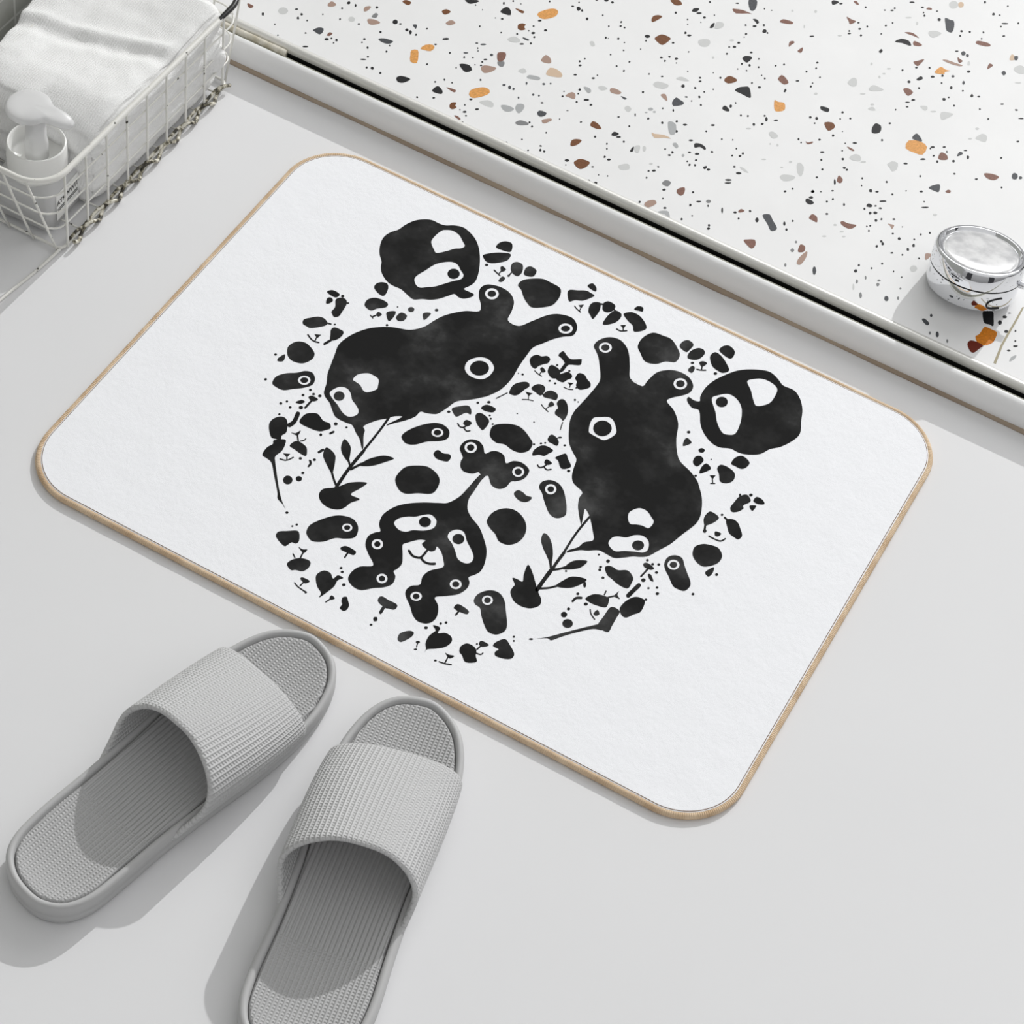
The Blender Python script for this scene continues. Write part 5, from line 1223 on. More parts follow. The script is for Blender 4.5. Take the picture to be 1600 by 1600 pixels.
-1526,-341 -1506,-315 -1449,-322 -1467,-361 -1502,-361
-1484,-352 -1493,-357 -1497,-451 -1489,-461 -1480,-456 -1476,-363
-1508,-519 -1522,-536 -1502,-623 -1515,-671 -1502,-695 -1480,-691 -1466,-630 -1487,-535
-1625,-774 -1640,-710 -1612,-649 -1568,-631 -1524,-661 -1478,-749 -1489,-801 -1471,-848 -1505,-856 -1553,-859
-1515,-875 -1449,-821 -1421,-858 -1406,-936 -1419,-1003 -1390,-1057 -1235,-1254 -1147,-1351 -1081,-1406 -1124,-1379 -1183,-1354 -1219,-1300 -1328,-1174 -1407,-1082 -1464,-1062 -1512,-1051 -1522,-970 -1502,-913
-1041,-1424 -1039,-1432 -1042,-1438 -1048,-1443 -1055,-1442 -1061,-1438 -1063,-1431 -1060,-1424 -1054,-1420 -1047,-1420
-1446,-608 -1456,-525 -1428,-480 -1372,-453 -1301,-488 -1242,-485 -1212,-525 -1234,-562 -1267,-599 -1345,-615
-1446,-734 -1413,-720 -1394,-675 -1384,-729 -1403,-736
-1395,-723 -1396,-731 -1358,-780 -1351,-781 -1350,-772 -1388,-724
-1318,-718 -1322,-721 -1324,-742 -1343,-764 -1342,-770 -1336,-772 -1316,-749 -1313,-724
-1384,-855 -1376,-798 -1345,-777 -1276,-790 -1243,-826 -1225,-873 -1273,-876 -1334,-865
-1386,-949 -1337,-921 -1338,-968
-1379,-1011 -1373,-1016 -1335,-1006 -1313,-985 -1294,-943 -1297,-936 -1304,-936 -1322,-977 -1341,-995 -1378,-1004
-1349,-951 -1350,-957 -1330,-990 -1324,-991 -1323,-985 -1343,-952
-1185,-894 -1166,-889 -1144,-920 -1147,-956 -1160,-954 -1164,-919
-1188,-453 -1186,-463 -1189,-472 -1197,-478 -1206,-477 -1213,-470 -1216,-461 -1213,-451 -1205,-446 -1196,-447
-1232,-617 -1229,-625 -1231,-632 -1237,-636 -1244,-635 -1250,-629 -1253,-621 -1251,-614 -1245,-610 -1238,-611
-1190,-578 -1180,-578 -1165,-546 -1170,-533 -1180,-534 -1195,-566
-1104,-440 -1103,-446 -1105,-451 -1109,-455 -1115,-454 -1120,-450 -1121,-444 -1119,-438 -1114,-435 -1109,-436
-1164,-793 -1152,-792 -1137,-749 -1143,-736 -1155,-737 -1171,-780
-1237,-910 -1235,-918 -1238,-925 -1244,-930 -1252,-929 -1258,-924 -1260,-916 -1257,-908 -1251,-904 -1244,-905
-1139,-862 -1137,-870 -1140,-877 -1146,-881 -1154,-880 -1160,-875 -1162,-867 -1159,-860 -1153,-855 -1145,-856
-1145,-1025 -1143,-1033 -1145,-1040 -1152,-1044 -1159,-1044 -1165,-1038 -1167,-1030 -1165,-1023 -1159,-1019 -1151,-1019
-1185,-1135 -1177,-1160 -1184,-1183 -1203,-1196 -1226,-1193 -1245,-1175 -1252,-1150 -1246,-1126 -1227,-1114 -1204,-1117
-1130,-1084 -1126,-1100 -1131,-1115 -1143,-1123 -1158,-1121 -1170,-1111 -1175,-1095 -1170,-1080 -1157,-1072 -1142,-1073
-1613,-621 -1611,-627 -1612,-633 -1617,-637 -1623,-636 -1628,-631 -1630,-625 -1629,-619 -1624,-615 -1618,-616
-1006,-1663 -1006,-1621 -956,-1581 -897,-1538 -864,-1554 -830,-1615 -839,-1648 -872,-1656 -890,-1712 -930,-1708 -974,-1689
-919,-1483 -918,-1489 -920,-1495 -925,-1499 -931,-1498 -936,-1494 -937,-1488 -935,-1482 -930,-1478 -924,-1479
-941,-1515 -940,-1520 -941,-1525 -946,-1528 -951,-1528 -954,-1524 -956,-1520 -954,-1515 -950,-1512 -945,-1512
-804,-1664 -766,-1665 -736,-1648 -742,-1693
-749,-1679 -754,-1684 -743,-1745 -737,-1750 -732,-1745 -743,-1684
-808,-1740 -806,-1747 -775,-1770 -769,-1768 -771,-1761 -802,-1738
-792,-1849 -781,-1794 -737,-1745 -673,-1729 -644,-1751 -639,-1802 -660,-1845 -708,-1861 -738,-1881
-535,-1492 -511,-1458 -456,-1455 -416,-1465 -417,-1501 -469,-1507 -518,-1510
-465,-1490 -472,-1495 -468,-1554 -461,-1561 -455,-1556 -458,-1497
-531,-1860 -554,-1809 -528,-1748 -474,-1742 -432,-1775 -418,-1729 -371,-1728 -394,-1770 -387,-1833 -402,-1903 -427,-1982 -438,-1939 -489,-1906
-424,-1651 -422,-1658 -425,-1664 -430,-1668 -437,-1668 -442,-1663 -444,-1656 -441,-1650 -436,-1646 -429,-1646
-397,-1678 -395,-1684 -398,-1691 -404,-1695 -411,-1695 -416,-1690 -418,-1684 -415,-1677 -409,-1673 -402,-1673
-323,-1773 -321,-1781 -325,-1789 -332,-1794 -340,-1793 -346,-1788 -348,-1780 -345,-1772 -338,-1767 -330,-1768
-634,-1913 -628,-1890 -565,-1891 -584,-1930
-598,-1921 -603,-1924 -607,-1966 -602,-1972 -597,-1969 -593,-1927
-655,-1965 -652,-1972 -609,-1991 -534,-2001 -530,-1996 -534,-1990 -608,-1980 -651,-1962
-528,-1992 -526,-1998 -528,-2003 -533,-2007 -538,-2006 -543,-2002 -544,-1996 -543,-1990 -538,-1987 -532,-1988
-362,-1943 -359,-1914 -325,-1926 -342,-1952
-346,-1938 -352,-1939 -369,-1988 -366,-1994 -360,-1993 -343,-1945
-270,-1922 -282,-1886 -258,-1865 -232,-1890 -203,-1924 -197,-1966 -214,-1990 -249,-1981 -252,-1943
-46,-1768 -54,-1733 -35,-1714 20,-1718 82,-1717 103,-1736 98,-1772 59,-1785 34,-1795 -13,-1786
20,-1779 9,-1789 15,-1852 27,-1863 38,-1854 32,-1791
25,-1902 8,-1913 8,-1926 24,-1945 41,-1934 41,-1921
33,-1980 34,-1986 31,-1992 26,-1995 20,-1995 15,-1991 14,-1985 16,-1979 22,-1976 28,-1976
461,-1507 470,-1465 518,-1462 572,-1476 576,-1508 528,-1519 484,-1519
511,-1509 504,-1513 501,-1559 508,-1566 515,-1562 517,-1517
248,-1976 245,-1930 290,-1876 328,-1875 329,-1923 294,-1994 266,-1999
475,-1950 447,-1910 435,-1846 446,-1794 451,-1765 412,-1737 453,-1724 473,-1737 479,-1779 523,-1747 578,-1753 603,-1795 586,-1858 534,-1911 485,-1950 481,-1988
392,-1777 393,-1785 390,-1793 382,-1798 374,-1798 368,-1793 366,-1785 370,-1777 377,-1772 386,-1772
461,-1686 463,-1692 461,-1699 456,-1702 449,-1701 445,-1697 443,-1690 445,-1684 450,-1680 456,-1681
491,-1656 492,-1663 490,-1669 484,-1673 478,-1672 473,-1668 471,-1661 474,-1655 479,-1651 486,-1651
407,-1923 408,-1931 404,-1939 396,-1944 387,-1944 381,-1940 380,-1932 385,-1924 392,-1919 401,-1919
394,-1934 392,-1939 404,-1975 410,-1978 412,-1973 399,-1936
422,-1991 422,-1996 419,-2002 412,-2006 406,-2007 401,-2005 401,-1999 405,-1994 411,-1989 418,-1988
612,-1905 642,-1904 683,-1892 663,-1931
648,-1925 644,-1929 650,-1984 656,-1988 660,-1984 653,-1929
610,-1999 615,-2003 662,-1995 703,-1977 705,-1970 699,-1967 658,-1984 613,-1993
594,-1998 595,-2004 592,-2009 586,-2013 580,-2013 576,-2010 575,-2004 578,-1999 584,-1995 590,-1995
695,-1838 680,-1790 704,-1742 752,-1736 793,-1755 816,-1805 846,-1849 780,-1895 728,-1856
782,-1697 786,-1661 851,-1664 817,-1708
806,-1694 800,-1696 789,-1746 794,-1752 800,-1750 810,-1701
799,-1782 804,-1787 842,-1779 852,-1754 849,-1748 843,-1749 837,-1769 802,-1776
778,-1701 778,-1705 776,-1710 772,-1713 768,-1712 764,-1709 763,-1705 765,-1700 769,-1697 774,-1698
876,-1649 884,-1605 926,-1551 983,-1580 1045,-1629 1051,-1677 1012,-1709 940,-1724 918,-1693 930,-1660 893,-1658
-243,1005 -248,1054 -221,1094 -183,1099 -146,1129 -109,1112 -104,1063 -130,1029 -153,988 -162,950 -204,958
-129,975 -117,998 -77,973 -97,945
-103,957 -107,955 -108,919 -104,914 -100,917 -99,952
-158,930 -155,924 -121,910 -80,904 -78,908 -81,914 -121,920 -154,933
-65,984 -78,1044 -61,1066 -14,1062 19,1042 46,977 7,939 -27,948
-74,1190 -62,1251 -10,1223 34,1211 100,1256 114,1244 125,1193 52,1149 42,1110 41,1057 22,1023 11,1057 10,1130 4,1148 -36,1173
29,954 35,1011 51,1038 77,1073 121,1059 132,1025 113,991 98,949 57,942
-23,1092 -22,1086 -24,1080 -28,1076 -34,1077 -38,1082 -40,1088 -38,1094 -33,1097 -27,1097
90,1093 92,1086 89,1080 84,1077 78,1077 74,1081 73,1088 75,1094 80,1098 86,1097
7,906 8,899 5,893 0,890 -6,890 -11,894 -12,901 -9,907 -4,911 2,910
57,908 58,901 56,895 51,891 45,892 41,897 39,904 41,910 46,913 52,913
-210,843 -208,836 -210,830 -215,826 -221,827 -226,832 -228,839 -226,845 -221,848 -215,848
-248,831 -247,826 -248,823 -250,821 -254,822 -256,825 -258,829 -257,832 -254,834 -251,834
126,968 174,992 163,950
158,964 155,959 163,928 167,924 170,929 163,960
124,907 128,902 166,902 201,920 202,926 197,929 163,911 127,912
211,950 218,952 226,978 223,986 216,985 208,958
159,1043 153,1097 171,1119 209,1119 245,1091 287,1068 303,1022 265,968 235,955 201,978 186,1020
-228,675 -213,727 -171,773 -136,785 -111,755 -126,704 -138,644 -155,608 -185,595 -215,602
-225,595 -231,594 -251,550 -276,495 -273,488 -268,488 -243,543 -223,588
-112,686 -52,703 -67,659
-73,672 -74,667 -56,628 -51,627 -50,631 -68,670
-94,597 -89,594 -51,618 -11,632 -9,638 -14,641 -55,627 -93,603
-85,742 -84,786 -56,822 -11,825 16,789 13,721 -36,726
25,739 30,784 58,816 101,817 131,796 138,747 94,734 42,720
8,741 14,734 39,735 42,743 36,750 11,749
110,666 112,714 151,696 134,657
130,669 125,668 110,624 112,618 117,619 132,663
61,639 63,633 96,614 141,598 145,602 142,608 97,623 66,642
159,722 162,771 190,789 233,762 270,706 290,648 289,586 261,598 204,610 187,649 191,683
292,572 289,568 310,491 315,488 317,493 297,569
275,346 271,388 288,409 331,398 365,367 370,325 326,325 297,325
364,425 363,419 358,411 350,406 342,404 337,407 337,414 342,421 350,427 358,428
325,389 330,387 353,413 352,418 348,420 325,394
218,242 219,236 217,231 212,228 206,228 202,231 201,237 203,243 208,246 214,246
261,283 262,277 259,271 254,267 248,267 244,271 243,278 245,284 250,287 256,287
284,305 286,299 284,294 279,291 274,292 271,296 269,301 271,306 276,309 281,309
429,372 430,365 428,359 422,355 416,355 411,360 410,366 413,372 419,376 425,376
274,841 275,835 273,829 268,825 262,826 258,830 256,837 259,843 264,846 269,846
301,834 302,830 301,826 298,824 295,825 292,828 291,832 292,836 294,838 298,837
-50,448 -49,444 -51,440 -54,438 -57,438 -60,441 -61,445 -60,449 -57,451 -53,451
106,445 106,441 105,437 102,434 98,435 95,438 94,442 95,446 99,448 103,448
244,146 238,191 258,249 288,274 329,278 369,264 350,212 333,176 295,165 259,131
416,210 441,264 469,294 512,252 564,199 526,144 491,150 450,196
366,117 367,158 422,146 399,109
329,68 333,59 361,46 385,70 398,109 394,117 387,116 375,79 357,60 335,72
379,79 383,71 420,57 448,80 448,89 440,92 417,71 385,84
580,158 581,149 578,141 571,136 563,137 557,143 556,151 559,159 566,164 574,163
-516,195 -493,234 -427,294 -382,271 -361,224 -402,219 -442,143 -486,162
-364,108 -363,157 -310,154 -320,102
-405,87 -402,78 -371,59 -339,69 -324,105 -328,114 -335,113 -348,81 -372,73 -399,91
-349,79 -346,71 -304,48 -279,68 -279,77 -286,80 -306,63 -343,83
-326,245 -302,285 -237,273 -198,235 -198,140 -236,146 -283,178
-326,333 -304,388 -225,393 -223,346 -280,323
-291,429 -289,420 -293,412 -300,407 -309,407 -315,413 -316,422 -313,430 -305,435 -297,435
-364,372 -362,365 -365,358 -371,354 -378,354 -383,359 -385,366 -382,373 -376,377 -369,376
-509,159 -508,151 -511,143 -518,138 -526,139 -532,144 -533,151 -530,159 -523,164 -515,164
-221,307 -220,302 -222,296 -226,293 -232,294 -236,297 -237,303 -235,308 -230,311 -225,311
-198,282 -197,275 -199,270 -203,267 -208,268 -213,272 -214,278 -212,284 -208,287 -203,286
-157,242 -156,236 -158,231 -163,227 -169,227 -173,231 -174,237 -171,242 -166,245 -161,245"""
bm = bmesh.new()
for gi, ln in enumerate(ART.strip().split('\n')):
    rings = []
    for rg in ln.split('|'):
        p = [tuple(int(c) / 10000 for c in t.split(',')) for t in rg.split()]
        p = catmull(p, 4) if len(p) > 3 else p
        if len(p) > 8: rings.append(p)
        else: rings.append(p)
    z = .00532 + (gi % 5) * .00001
    flat = [v for r in rings for v in r]
    tri = tessellate_polygon([[Vector((x, y, 0)) for x, y in r] for r in rings])
    vv = [bm.verts.new((x, y, z)) for x, y in flat]
    for a, b, c in tri:
        if len({a, b, c}) < 3: continue
        try: f = bm.faces.new((vv[a], vv[b], vv[c]))
        except ValueError: continue
        f.normal_update()
        if f.normal.z < 0: f.normal_flip()
me = bpy.data.meshes.new('ink_print'); bm.to_mesh(me); bm.free()
o = link('ink_print', me, M_ink, mat_, smooth=False); o['label'] = 'black watercolour print of pandas, blobs and leafy sprigs'

# ------------------------------------------------------------------ slippers
CTL = [(-2, -2), (2, 14), (12, 27), (28, 34), (55, 36), (90, 35.5), (130, 36), (180, 38), (225, 37), (252, 30), (268, 19), (278, 3), (278, -12), (272, -27), (258, -39), (235, -47), (205, -50), (170, -49), (130, -45), (90, -42), (50, -41), (25, -39), (8, -31), (-1, -17)]
OUT = [(x / 1000, y / 1000) for x, y in catmull(CTL, 5)]
def halfw(u, side):
    best = None
    for (a, b), (c, d) in zip(OUT, OUT[1:] + OUT[:1]):
        if (a - u) * (c - u) <= 0 and a != c:
            v = b + (d - b) * (u - a) / (c - a)
            if best is None or v * side > best * side: best = v
    return best if best is not None else 0
def zr(u):
    t = min(max(u / .28, 0), 1); return .0228 - .0022 * t + .0025 * max(0, t - .85) / .15
def slipper(name, label, loc, rz, mirror, s, rise, wide=0.):
    root = empty(name, loc, rz); tag(root, label, 'slipper', 'pair of grey slide slippers')
    my = -1 if mirror else 1
    wd = lambda u: 1 + wide * max(0, min(1, (.13 - u) / .08))
    n = len(OUT); nor = []
    for i in range(n):
        d = Vector(OUT[(i + 1) % n]) - Vector(OUT[i - 1]); d.normalize(); nor.append(Vector((d.y, -d.x)))
    # the control loop runs clockwise seen from above -> inward is +normal
    if (Vector(OUT[5]) + nor[5] * .01 - Vector((.13, -.005))).length > (Vector(OUT[5]) - Vector((.13, -.005))).length: nor = [-v for v in nor]
    def loop(ins, zf):
        out = []
        for (x, y), m_ in zip(OUT, nor):
            px, py = x + m_.x * ins, y + m_.y * ins
            z = zf(x); out.append((px * s, py * my * s * wd(px), z))
        return out
    toe = lambda x: .0035 * max(0, (x - .225) / .055) ** 2
    bm = bmesh.new()
    loft(bm, [loop(.005, lambda x: toe(x)), loop(.002, lambda x: .0006 + toe(x)), loop(.0008, lambda x: .003 + toe(x)), loop(.0002, lambda x: zr(x) * .42), loop(.0009, lambda x: zr(x) * .48), loop(.0002, lambda x: zr(x) * .55),
              loop(.0003, lambda x: zr(x) - .003), loop(.0012, lambda x: zr(x) - .0008), loop(.0028, lambda x: zr(x)), loop(.0046, lambda x: zr(x) - .0004), loop(.0056, lambda x: zr(x) - .002), loop(.0060, lambda x: zr(x) - .0075)])
    obj('sole', bm, M_foam, root)
    # footbed: concentric rings toward the long axis, dished
    bm = bmesh.new(); lay = bm.loops.layers.uv.verify(); rings = []
    def bed(sc, dz):
        row = []
        for (x, y), m_ in zip(OUT, nor):
            px, py = x + m_.x * .0072, y + m_.y * .0072
            ax = min(max(px, .036), .236); ay = -.003 if ax < .1 else -.003 - .003 * (ax - .1) / .13
            qx, qy = ax + (px - ax) * sc, ay + (py - ay) * sc
            row.append(bm.verts.new((qx * s, qy * my * s * wd(qx), zr(qx) + dz(sc, qx))))
        return row
    dish = lambda sc, x: -.0012 - .0042 * (1 - sc ** 2.2) + .0012 * math.exp(-((x - .12) / .03) ** 2) * (1 - sc)
    rings.append(bed(1.035, lambda sc, x: -.0072)); rings.append(bed(1.026, lambda sc, x: -.0038)); rings.append(bed(.995, lambda sc, x: -.0016))
    for sc in (.97, .9, .8, .68, .54, .4, .25, .1, .0): rings.append(bed(sc, dish))
    for A, B in zip(rings, rings[1:]):
        for k in range(n): bm.faces.new((A[k], A[(k + 1) % n], B[(k + 1) % n], B[k]))
    bmesh.ops.remove_doubles(bm, verts=bm.verts, dist=.00002)
    for f in bm.faces:
        for lp in f.loops: lp[lay].uv = (lp.vert.co.y, lp.vert.co.x)
    obj('footbed', bm, M_bed, root)
    # strap
    bm = bmesh.new(); lay = bm.loops.layers.uv.verify(); NI, NJ = 56, 20; grid = []
    for i in range(NI + 1):
        th = PI * i / NI; k = math.sin(th); c = math.cos(th); side = 1 if c >= 0 else -1
        row = []
        uf = .2240 + .002 * k - .009 * (1 - c) / 2
        ur = .106 + rise * k ** .75 + .004 * c
        if k < .25: ur -= .012 * (1 - k / .25) ** 1.5
        for j in range(NJ + 1):
            t = j / NJ; u = uf + (ur - uf) * t
            vL, vR = halfw(u, 1) + .0002, halfw(u, -1) - .0002
            mid = (vL + vR) / 2; hw = (vL - vR) / 2
            bul = (.0035 + .0055 * t) * 4 * k * (1 - k) if k < 1 else 0
            x = side * abs(c) ** (2 / 2.75) * (hw + bul * (1.25 if side < 0 else .7)) + mid
            zt = .0425 + .0275 * t - .003 * (1 - t) * (1 - t)
            z = .0115 + (zt - .0115) * k ** (2 / 2.55)
            row.append((u, x, z))
        grid.append(row)
    V = [[bm.verts.new((u * s, v * my * s, z * s)) for u, v, z in row] for row in grid]
    arc = [0]
    for i in range(1, NI + 1): arc.append(arc[-1] + math.dist(grid[i][NJ // 2], grid[i - 1][NJ // 2]))
    for i in range(NI):
        for j in range(NJ):
            f = bm.faces.new((V[i][j], V[i + 1][j], V[i + 1][j + 1], V[i][j + 1]))
            for lp, (a, b) in zip(f.loops, ((i, j), (i + 1, j), (i + 1, j + 1), (i, j + 1))): lp[lay].uv = (arc[a], grid[a][b][0])
    f0 = bm.faces[:][0] if False else None
    bmesh.ops.recalc_face_normals(bm, faces=bm.faces)
    bm.faces.ensure_lookup_table(); top = max(bm.faces, key=lambda f: f.calc_center_median().z)
    if top.normal.z < 0:
        for f in bm.faces: f.normal_flip()
    me = bpy.data.meshes.new('strap'); bm.to_mesh(me); bm.free()
    o = link('strap', me, M_strap, root)
    sm = o.modifiers.new('thickness', 'SOLIDIFY'); sm.thickness = .0046; sm.offset = -1
    ss = o.modifiers.new('soft', 'SUBSURF'); ss.levels = 1; ss.render_levels = 1
    return root
slipper('slide_slipper', 'grey ribbed slide slipper on the left, its whole heel in view', (-.0775, -.5232, 0), 1.382, False, 1.036, .031)
slipper('slide_slipper', 'grey ribbed slide slipper on the right, its heel cut off by the picture edge', (.1385, -.5335, 0), 1.770, True, 1.068, .022, .10)

# ------------------------------------------------------------------ wire basket
bk = empty('wire_basket', (-.48, .115, 0)); bk_o = Vector((-.48, .115, 0))
tag(bk, 'white coated wire basket with chipped rim holding a towel and a pump bottle', 'basket')
XR, XL, YF, YB, ZR = -.405, -.521, -.0105, .240, .086
def lw(pts): return [Vector(p) - bk_o for p in pts]
def rr2(x0, x1, y0, y1, r, z, n=8):
    out = []
    for cx, cy, a0 in ((x1 - r, y1 - r, 0), (x0 + r, y1 - r, 90), (x0 + r, y0 + r, 180), (x1 - r, y0 + r, 270)):
        for i in range(n + 1):
            a = math.radians(a0 + 90 * i / n); out.append((cx + r * math.cos(a), cy + r * math.sin(a), z))
    return out
def lvl(t):  # outline of the basket side at height fraction t
    return (XL - .004 * t, XR + .001 * t, YF - .019 * t, YB + .030 * t, .006 + .022 * t, .003 + (ZR - .003) * t)
bm = bmesh.new(); tube(bm, lw(rr2(*lvl(1.0))), .0026, 10, True)
obj('rim', bm, M_wire, bk)
bm = bmesh.new(); q = [p for p in rr2(*lvl(1.0), n=16) if p[0] > XR - .03 and p[1] > YB - .01]
tube(bm, lw([(XR + .0012, .2175, ZR + .0006), (XR + .0012, .223, ZR + .0006)] + [(p[0] + .0002, p[1], p[2] + .0006) for p in q][:8]), [.0008, .0022] + [.0027] * (min(8, len(q))), 8)
o = obj('bare_rim_patch', bm, M_bare, bk); o['label'] = 'black bare patch where the coating has come off the rim'
bm = bmesh.new()
for t in (.30, .52, .76): tube(bm, lw(rr2(*lvl(t))), .00085, 6, True)
obj('side_wires', bm, M_wire, bk)
for k in range(9):
    y = -.0035 + .0292 * k; bm = bmesh.new()
    tube(bm, lw([(XR + .0015, y, .0018), (XR + .0015, y, .012), (XR + .002, y - .0015, ZR)]), .00105, 8)
    obj('upright', bm, M_wire, bk); bm = bmesh.new()
    tube(bm, lw([(XL, y, .0018), (XL - .004, y, ZR)]), .00105, 8)
    obj('upright', bm, M_wire, bk)
for k in range(5):
    x = -.4075 - .0240 * k; bm = bmesh.new()
    tube(bm, lw([(x, YF - .0015, .0018), (x - .004, YF - .006, .022), (x - .015, YF - .0195, ZR)]), .00105, 8)
    obj('upright', bm, M_wire, bk); bm = bmesh.new()
    tube(bm, lw([(x, YB + .001, .0018), (x - .004, YB + .031, ZR)]), .00105, 8)
    obj('upright', bm, M_wire, bk)
bm = bmesh.new()
tube(bm, lw(rr2(XL, XR, YF, YB, .006, .0035)), .0013, 8, True)
for k in range(8): tube(bm, lw([(XL, .018 + .0292 * k, .0035), (XR, .018 + .0292 * k, .0035)]), .0009, 6)
obj('base_wires', bm, M_wire, bk)
bm = bmesh.new(); pts = []
for k in range(161):
    y = .0 + .236 * k / 160; ph = PI * (y + .0035) / .0292
    pts.append((XR + .0035 + .0022 * math.sin(ph * 2), y, .0045 + .0030 * math.cos(ph * 2)))
tube(bm, lw(pts), .0017, 8)
tube(bm, lw([(XR + .0005, y_ * .01, .0072 + .0015 * math.sin(y_ * 2.1)) for y_ in range(0, 24)]), .0014, 8)
o = obj('worn_base_coil', bm, M_worn, bk); o['label'] = 'twisted base wire with worn rusty coating'
bm = bmesh.new(); tube(bm, lw(catmull([(XR - .001, YF, .004), (XR - .004, -.040, .0016), (XR - .0085, -.080, .0014), (XR - .013, -.130, .0014), (XR - .03, -.150, .0014), (XR - .08, -.153, .0014), (XL + .02, -.150, .0014), (XL + .004, -.130, .0014), (XL + .001, -.06, .0016), (XL, YF, .004)], 8, False)), .0013, 8)
obj('folded_handle', bm, M_wire, bk)

# ------------------------------------------------------------------ folded towel in the basket
tw = None
bm = bmesh.new(); bmesh.ops.create_cube(bm, size=2)
bmesh.ops.subdivide_edges(bm, edges=bm.edges, cuts=55, use_grid_fill=True)
cx, cy, hx, hy, z0, z1 = -.4745, .142, .0655, .101, .0042, .088
def sgn(a): return 1 if a >= 0 else -1
for v in bm.verts:
    x, y, z = v.co; m_ = max(abs(x), abs(y), abs(z)) or 1
    p = 11; L = (abs(x) ** p + abs(y) ** p + abs(z) ** p) ** (1 / p); x, y, z = x / L, y / L, z / L
    X, Y = cx + x * hx, cy + y * hy; t = (z + 1) / 2
    if x < 0: X += x * (.0 + .19 * (Y - .115)) * 1.0 + x * -.004 - .010 * (-x) * max(0, t - .93) / .07
    top = z1 + .004 * math.sin(Y * 22 + 1) - .020 * max(0, (.085 - Y) / .05) ** 1.3 * (1 if X > -.47 else .45) + .006 * noise.noise((X * 14, Y * 10, 1))
    top += .0030 * math.exp(-((Y - .150 - (X + .48) * .35) / .006) ** 2) * (1 if X < -.42 else 0) - .0030 * math.exp(-((Y - .138 - (X + .48) * .35) / .009) ** 2)
    top -= .006 * max(0, (X + .43) / .02) ** 2
    top += .006 * max(0, min(1, (-.50 - X) / .02))
    Z = z0 + t * (top - z0)
    # folded layers on the sides
    sidef = max(abs(x), abs(y)); 
    if sidef > .93 and 0.04 < t < .97:
        ph = math.cos(t * PI * 2 * 3.5); d = .0022 * ph + .0014 * noise.noise((X * 60, Y * 60, Z * 90))
        X += sgn(x) * d * (abs(x) > .93); Y += sgn(y) * d * (abs(y) > .93)
    X += .0012 * noise.noise((X * 50, Y * 50, Z * 50)); Z += .0010 * noise.noise((X * 70, Y * 70, 5))
    # a corner of cloth pushes out between the uprights at the far end
    X += .0135 * math.exp(-(((Y - .226) / .009) ** 2 + ((Z - .040) / .012) ** 2)) * (x > .9)
    v.co = (X, Y, Z)
tag(obj('towel', bm, M_towel), 'folded white terry towel filling the wire basket', 'towel')

# ------------------------------------------------------------------ pump bottle
BX, BY = -.4500, .0225
bt = empty('pump_bottle', (BX, BY, .0045), math.radians(4)); tag(bt, 'white pump bottle with frosted body standing in the front corner of the basket', 'bottle')
def rsq(h, r, z, n=6): return [(x, y, z) for x, y, _ in rr2(-h, h, -h, h, r, z, n)]
bm = bmesh.new(); loft(bm, [rsq(.0240, .004, 0), rsq(.0262, .005, .0015), rsq(.0270, .005, .038), rsq(.0255, .008, .042), rsq(.0180, .010, .0445)])
obj('bottle_body', bm, M_frost, bt)
bm = bmesh.new(); loft(bm, [[(.0272, y, z) for y, z in ((-.017, .008), (.017, .008), (.017, .036), (-.017, .036))], [(.0276, y, z) for y, z in ((-.017, .008), (.017, .008), (.017, .036), (-.017, .036))]])
lab = obj('paper_label', bm, M_label, bt, smooth=False)
for i, (txt, sz, zz) in enumerate((('ATKWWIT', .0068, .0240),)):
    cu = bpy.data.curves.new('label_text', 'FONT'); cu.body = txt; cu.size = sz; cu.align_x = 'CENTER'; cu.extrude = .0001
    t_ = bpy.data.objects.new('tmp', cu); SC.collection.objects.link(t_); dg = bpy.context.evaluated_depsgraph_get()
    me = bpy.data.meshes.new_from_object(t_.evaluated_get(dg)); bpy.data.objects.remove(t_)
    me.transform(Matrix.Translation((.0278, 0, zz)) @ Matrix.Rotation(PI / 2, 4, 'Z') @ Matrix.Rotation(PI / 2, 4, 'X'))
    me.materials.clear(); link('label_text', me, M_text, lab, smooth=False)
bm = bmesh.new()
for z in (.0195, .0175): box(bm, (.0276, -.016, z), (.0279, .016, z + .0006))
obj('label_rule', bm, M_text, lab, smooth=False)
C0 = .0445
bm = lathe([(.0236, C0 - .004), (.0246, C0 - .002), (.0250, C0 + .012), (.0243, C0 + .0245), (.0236, C0 + .0262), (.0226, C0 + .0258), (.0218, C0 + .0235), (.0212, C0 + .012), (.0140, C0 + .0105), (.0100, C0 + .0112)], 64)
obj('screw_collar', bm, M_plastic, bt)
bm = lathe([(.0098, C0 + .010), (.0096, C0 + .026), (.0085, C0 + .031), (.0082, C0 + .052)], 32); o = obj('pump_neck', bm, M_clear, bt)
H0 = C0 + .050
bm = bmesh.new(); loops = []
for t, (dz, sc) in enumerate(((0, .80), (.0010, .96), (.0035, 1.0), (.0058, .97), (.0070, .88), (.0074, .60), (.0075, .2))):
    lp = []
    for k in range(72):
        a = 2 * PI * k / 72; r = .0192 + .0200 * math.exp(-(abs(math.atan2(math.sin(a - .10), math.cos(a - .10))) / .30) ** 2.6)
        r *= sc; lp.append((r * math.cos(a), r * math.sin(a), H0 + dz - .0035 * max(0, r * math.cos(a) - .016) / .02))
    loops.append(lp)
loft(bm, loops); hd = obj('pump_head', bm, M_clear, bt)
hd.location = (-.008, .004, .002)

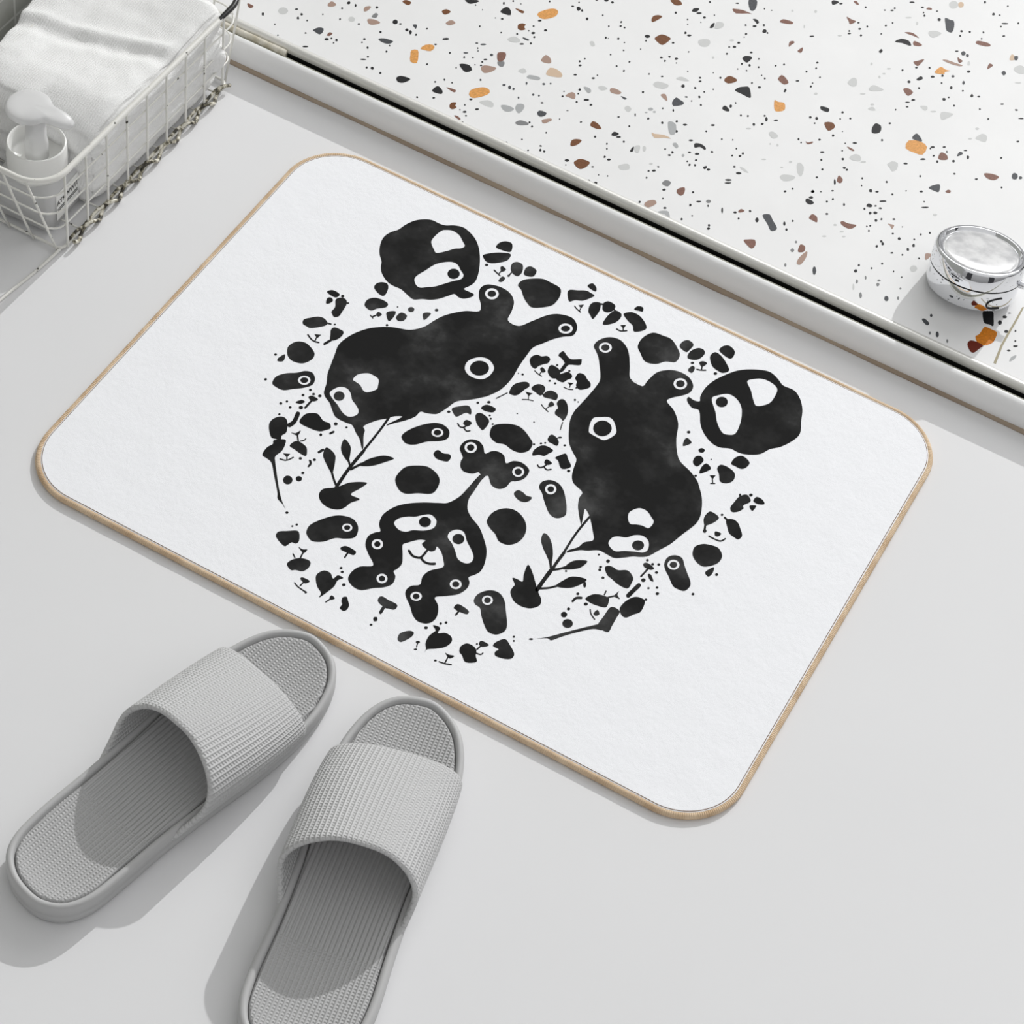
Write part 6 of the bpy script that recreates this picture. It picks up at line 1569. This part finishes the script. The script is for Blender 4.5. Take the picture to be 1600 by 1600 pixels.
# ------------------------------------------------------------------ chrome drain stopper on the terrazzo
TAU = math.radians(12)
dr = empty('drain_stopper', (.2545, .3715, .0222)); tag(dr, 'round chrome drain stopper with pearly white top, tilted on the terrazzo', 'drain stopper')
TM = Matrix.Translation((0, 0, .0020)) @ Matrix.Rotation(-TAU, 4, 'X') @ Matrix.Rotation(math.radians(-4), 4, 'Y')
def dobj(name, bm, m, **k):
    bmesh.ops.transform(bm, matrix=TM, verts=bm.verts); return obj(name, bm, m, dr, **k)
RR = .0392
dobj('chrome_body', lathe([(.030, 0), (RR - .004, .0004), (RR - .0012, .002), (RR - .0002, .005), (RR, .0200), (RR - .0010, .0204)], 96), M_chrome, sharp=40)
dobj('seam_ring', lathe([(RR - .0006, .0198), (RR + .0001, .0201), (RR + .0001, .0214), (RR - .0006, .0217)], 96), M_seam_refl)
dobj('chrome_lid', lathe([(RR - .0010, .0212), (RR + .0003, .0216), (RR + .0003, .0360), (RR - .0006, .0375), (RR - .0022, .0382), (RR - .0040, .0378), (RR - .0050, .0362), (RR - .0058, .0352), (RR - .0068, .0352)], 96), M_chrome, sharp=40)
dobj('white_disc', lathe([(RR - .0066, .0340), (RR - .0068, .0358), (RR - .010, .0364), (.018, .0372), (.002, .0376)], 96), M_pearl)
bm = bmesh.new(); tube(bm, [(RR - .002, .0, .020), (RR + .004, .0, .020), (RR + .006, .0, .020), (RR + .010, .0005, .0198)], [.0035, .0035, .0022, .0022], 16); dobj('hinge_pin', bm, M_chrome)
bm = bmesh.new(); pr = []
for k in range(25):
    a = PI / 2 + PI * k / 24 - .0; pr.append((a, k))
pl = [(-.62 + .0, .0145), (-.70, .0145), (-.80, .0140), (-.90, .0125), (-.955, .0095), (-.93, .0065), (-.86, .0052), (-.74, .0048), (-.62, .0046)]
tube(bm, [((RR + .0001) * math.cos(a), (RR + .0001) * math.sin(a), z) for a, z in catmull(pl, 4, False)], .0007, 8)
dobj('painted_ring_reflection', bm, M_seam_refl)  # dark line laid on the chrome as the reflection of a ring
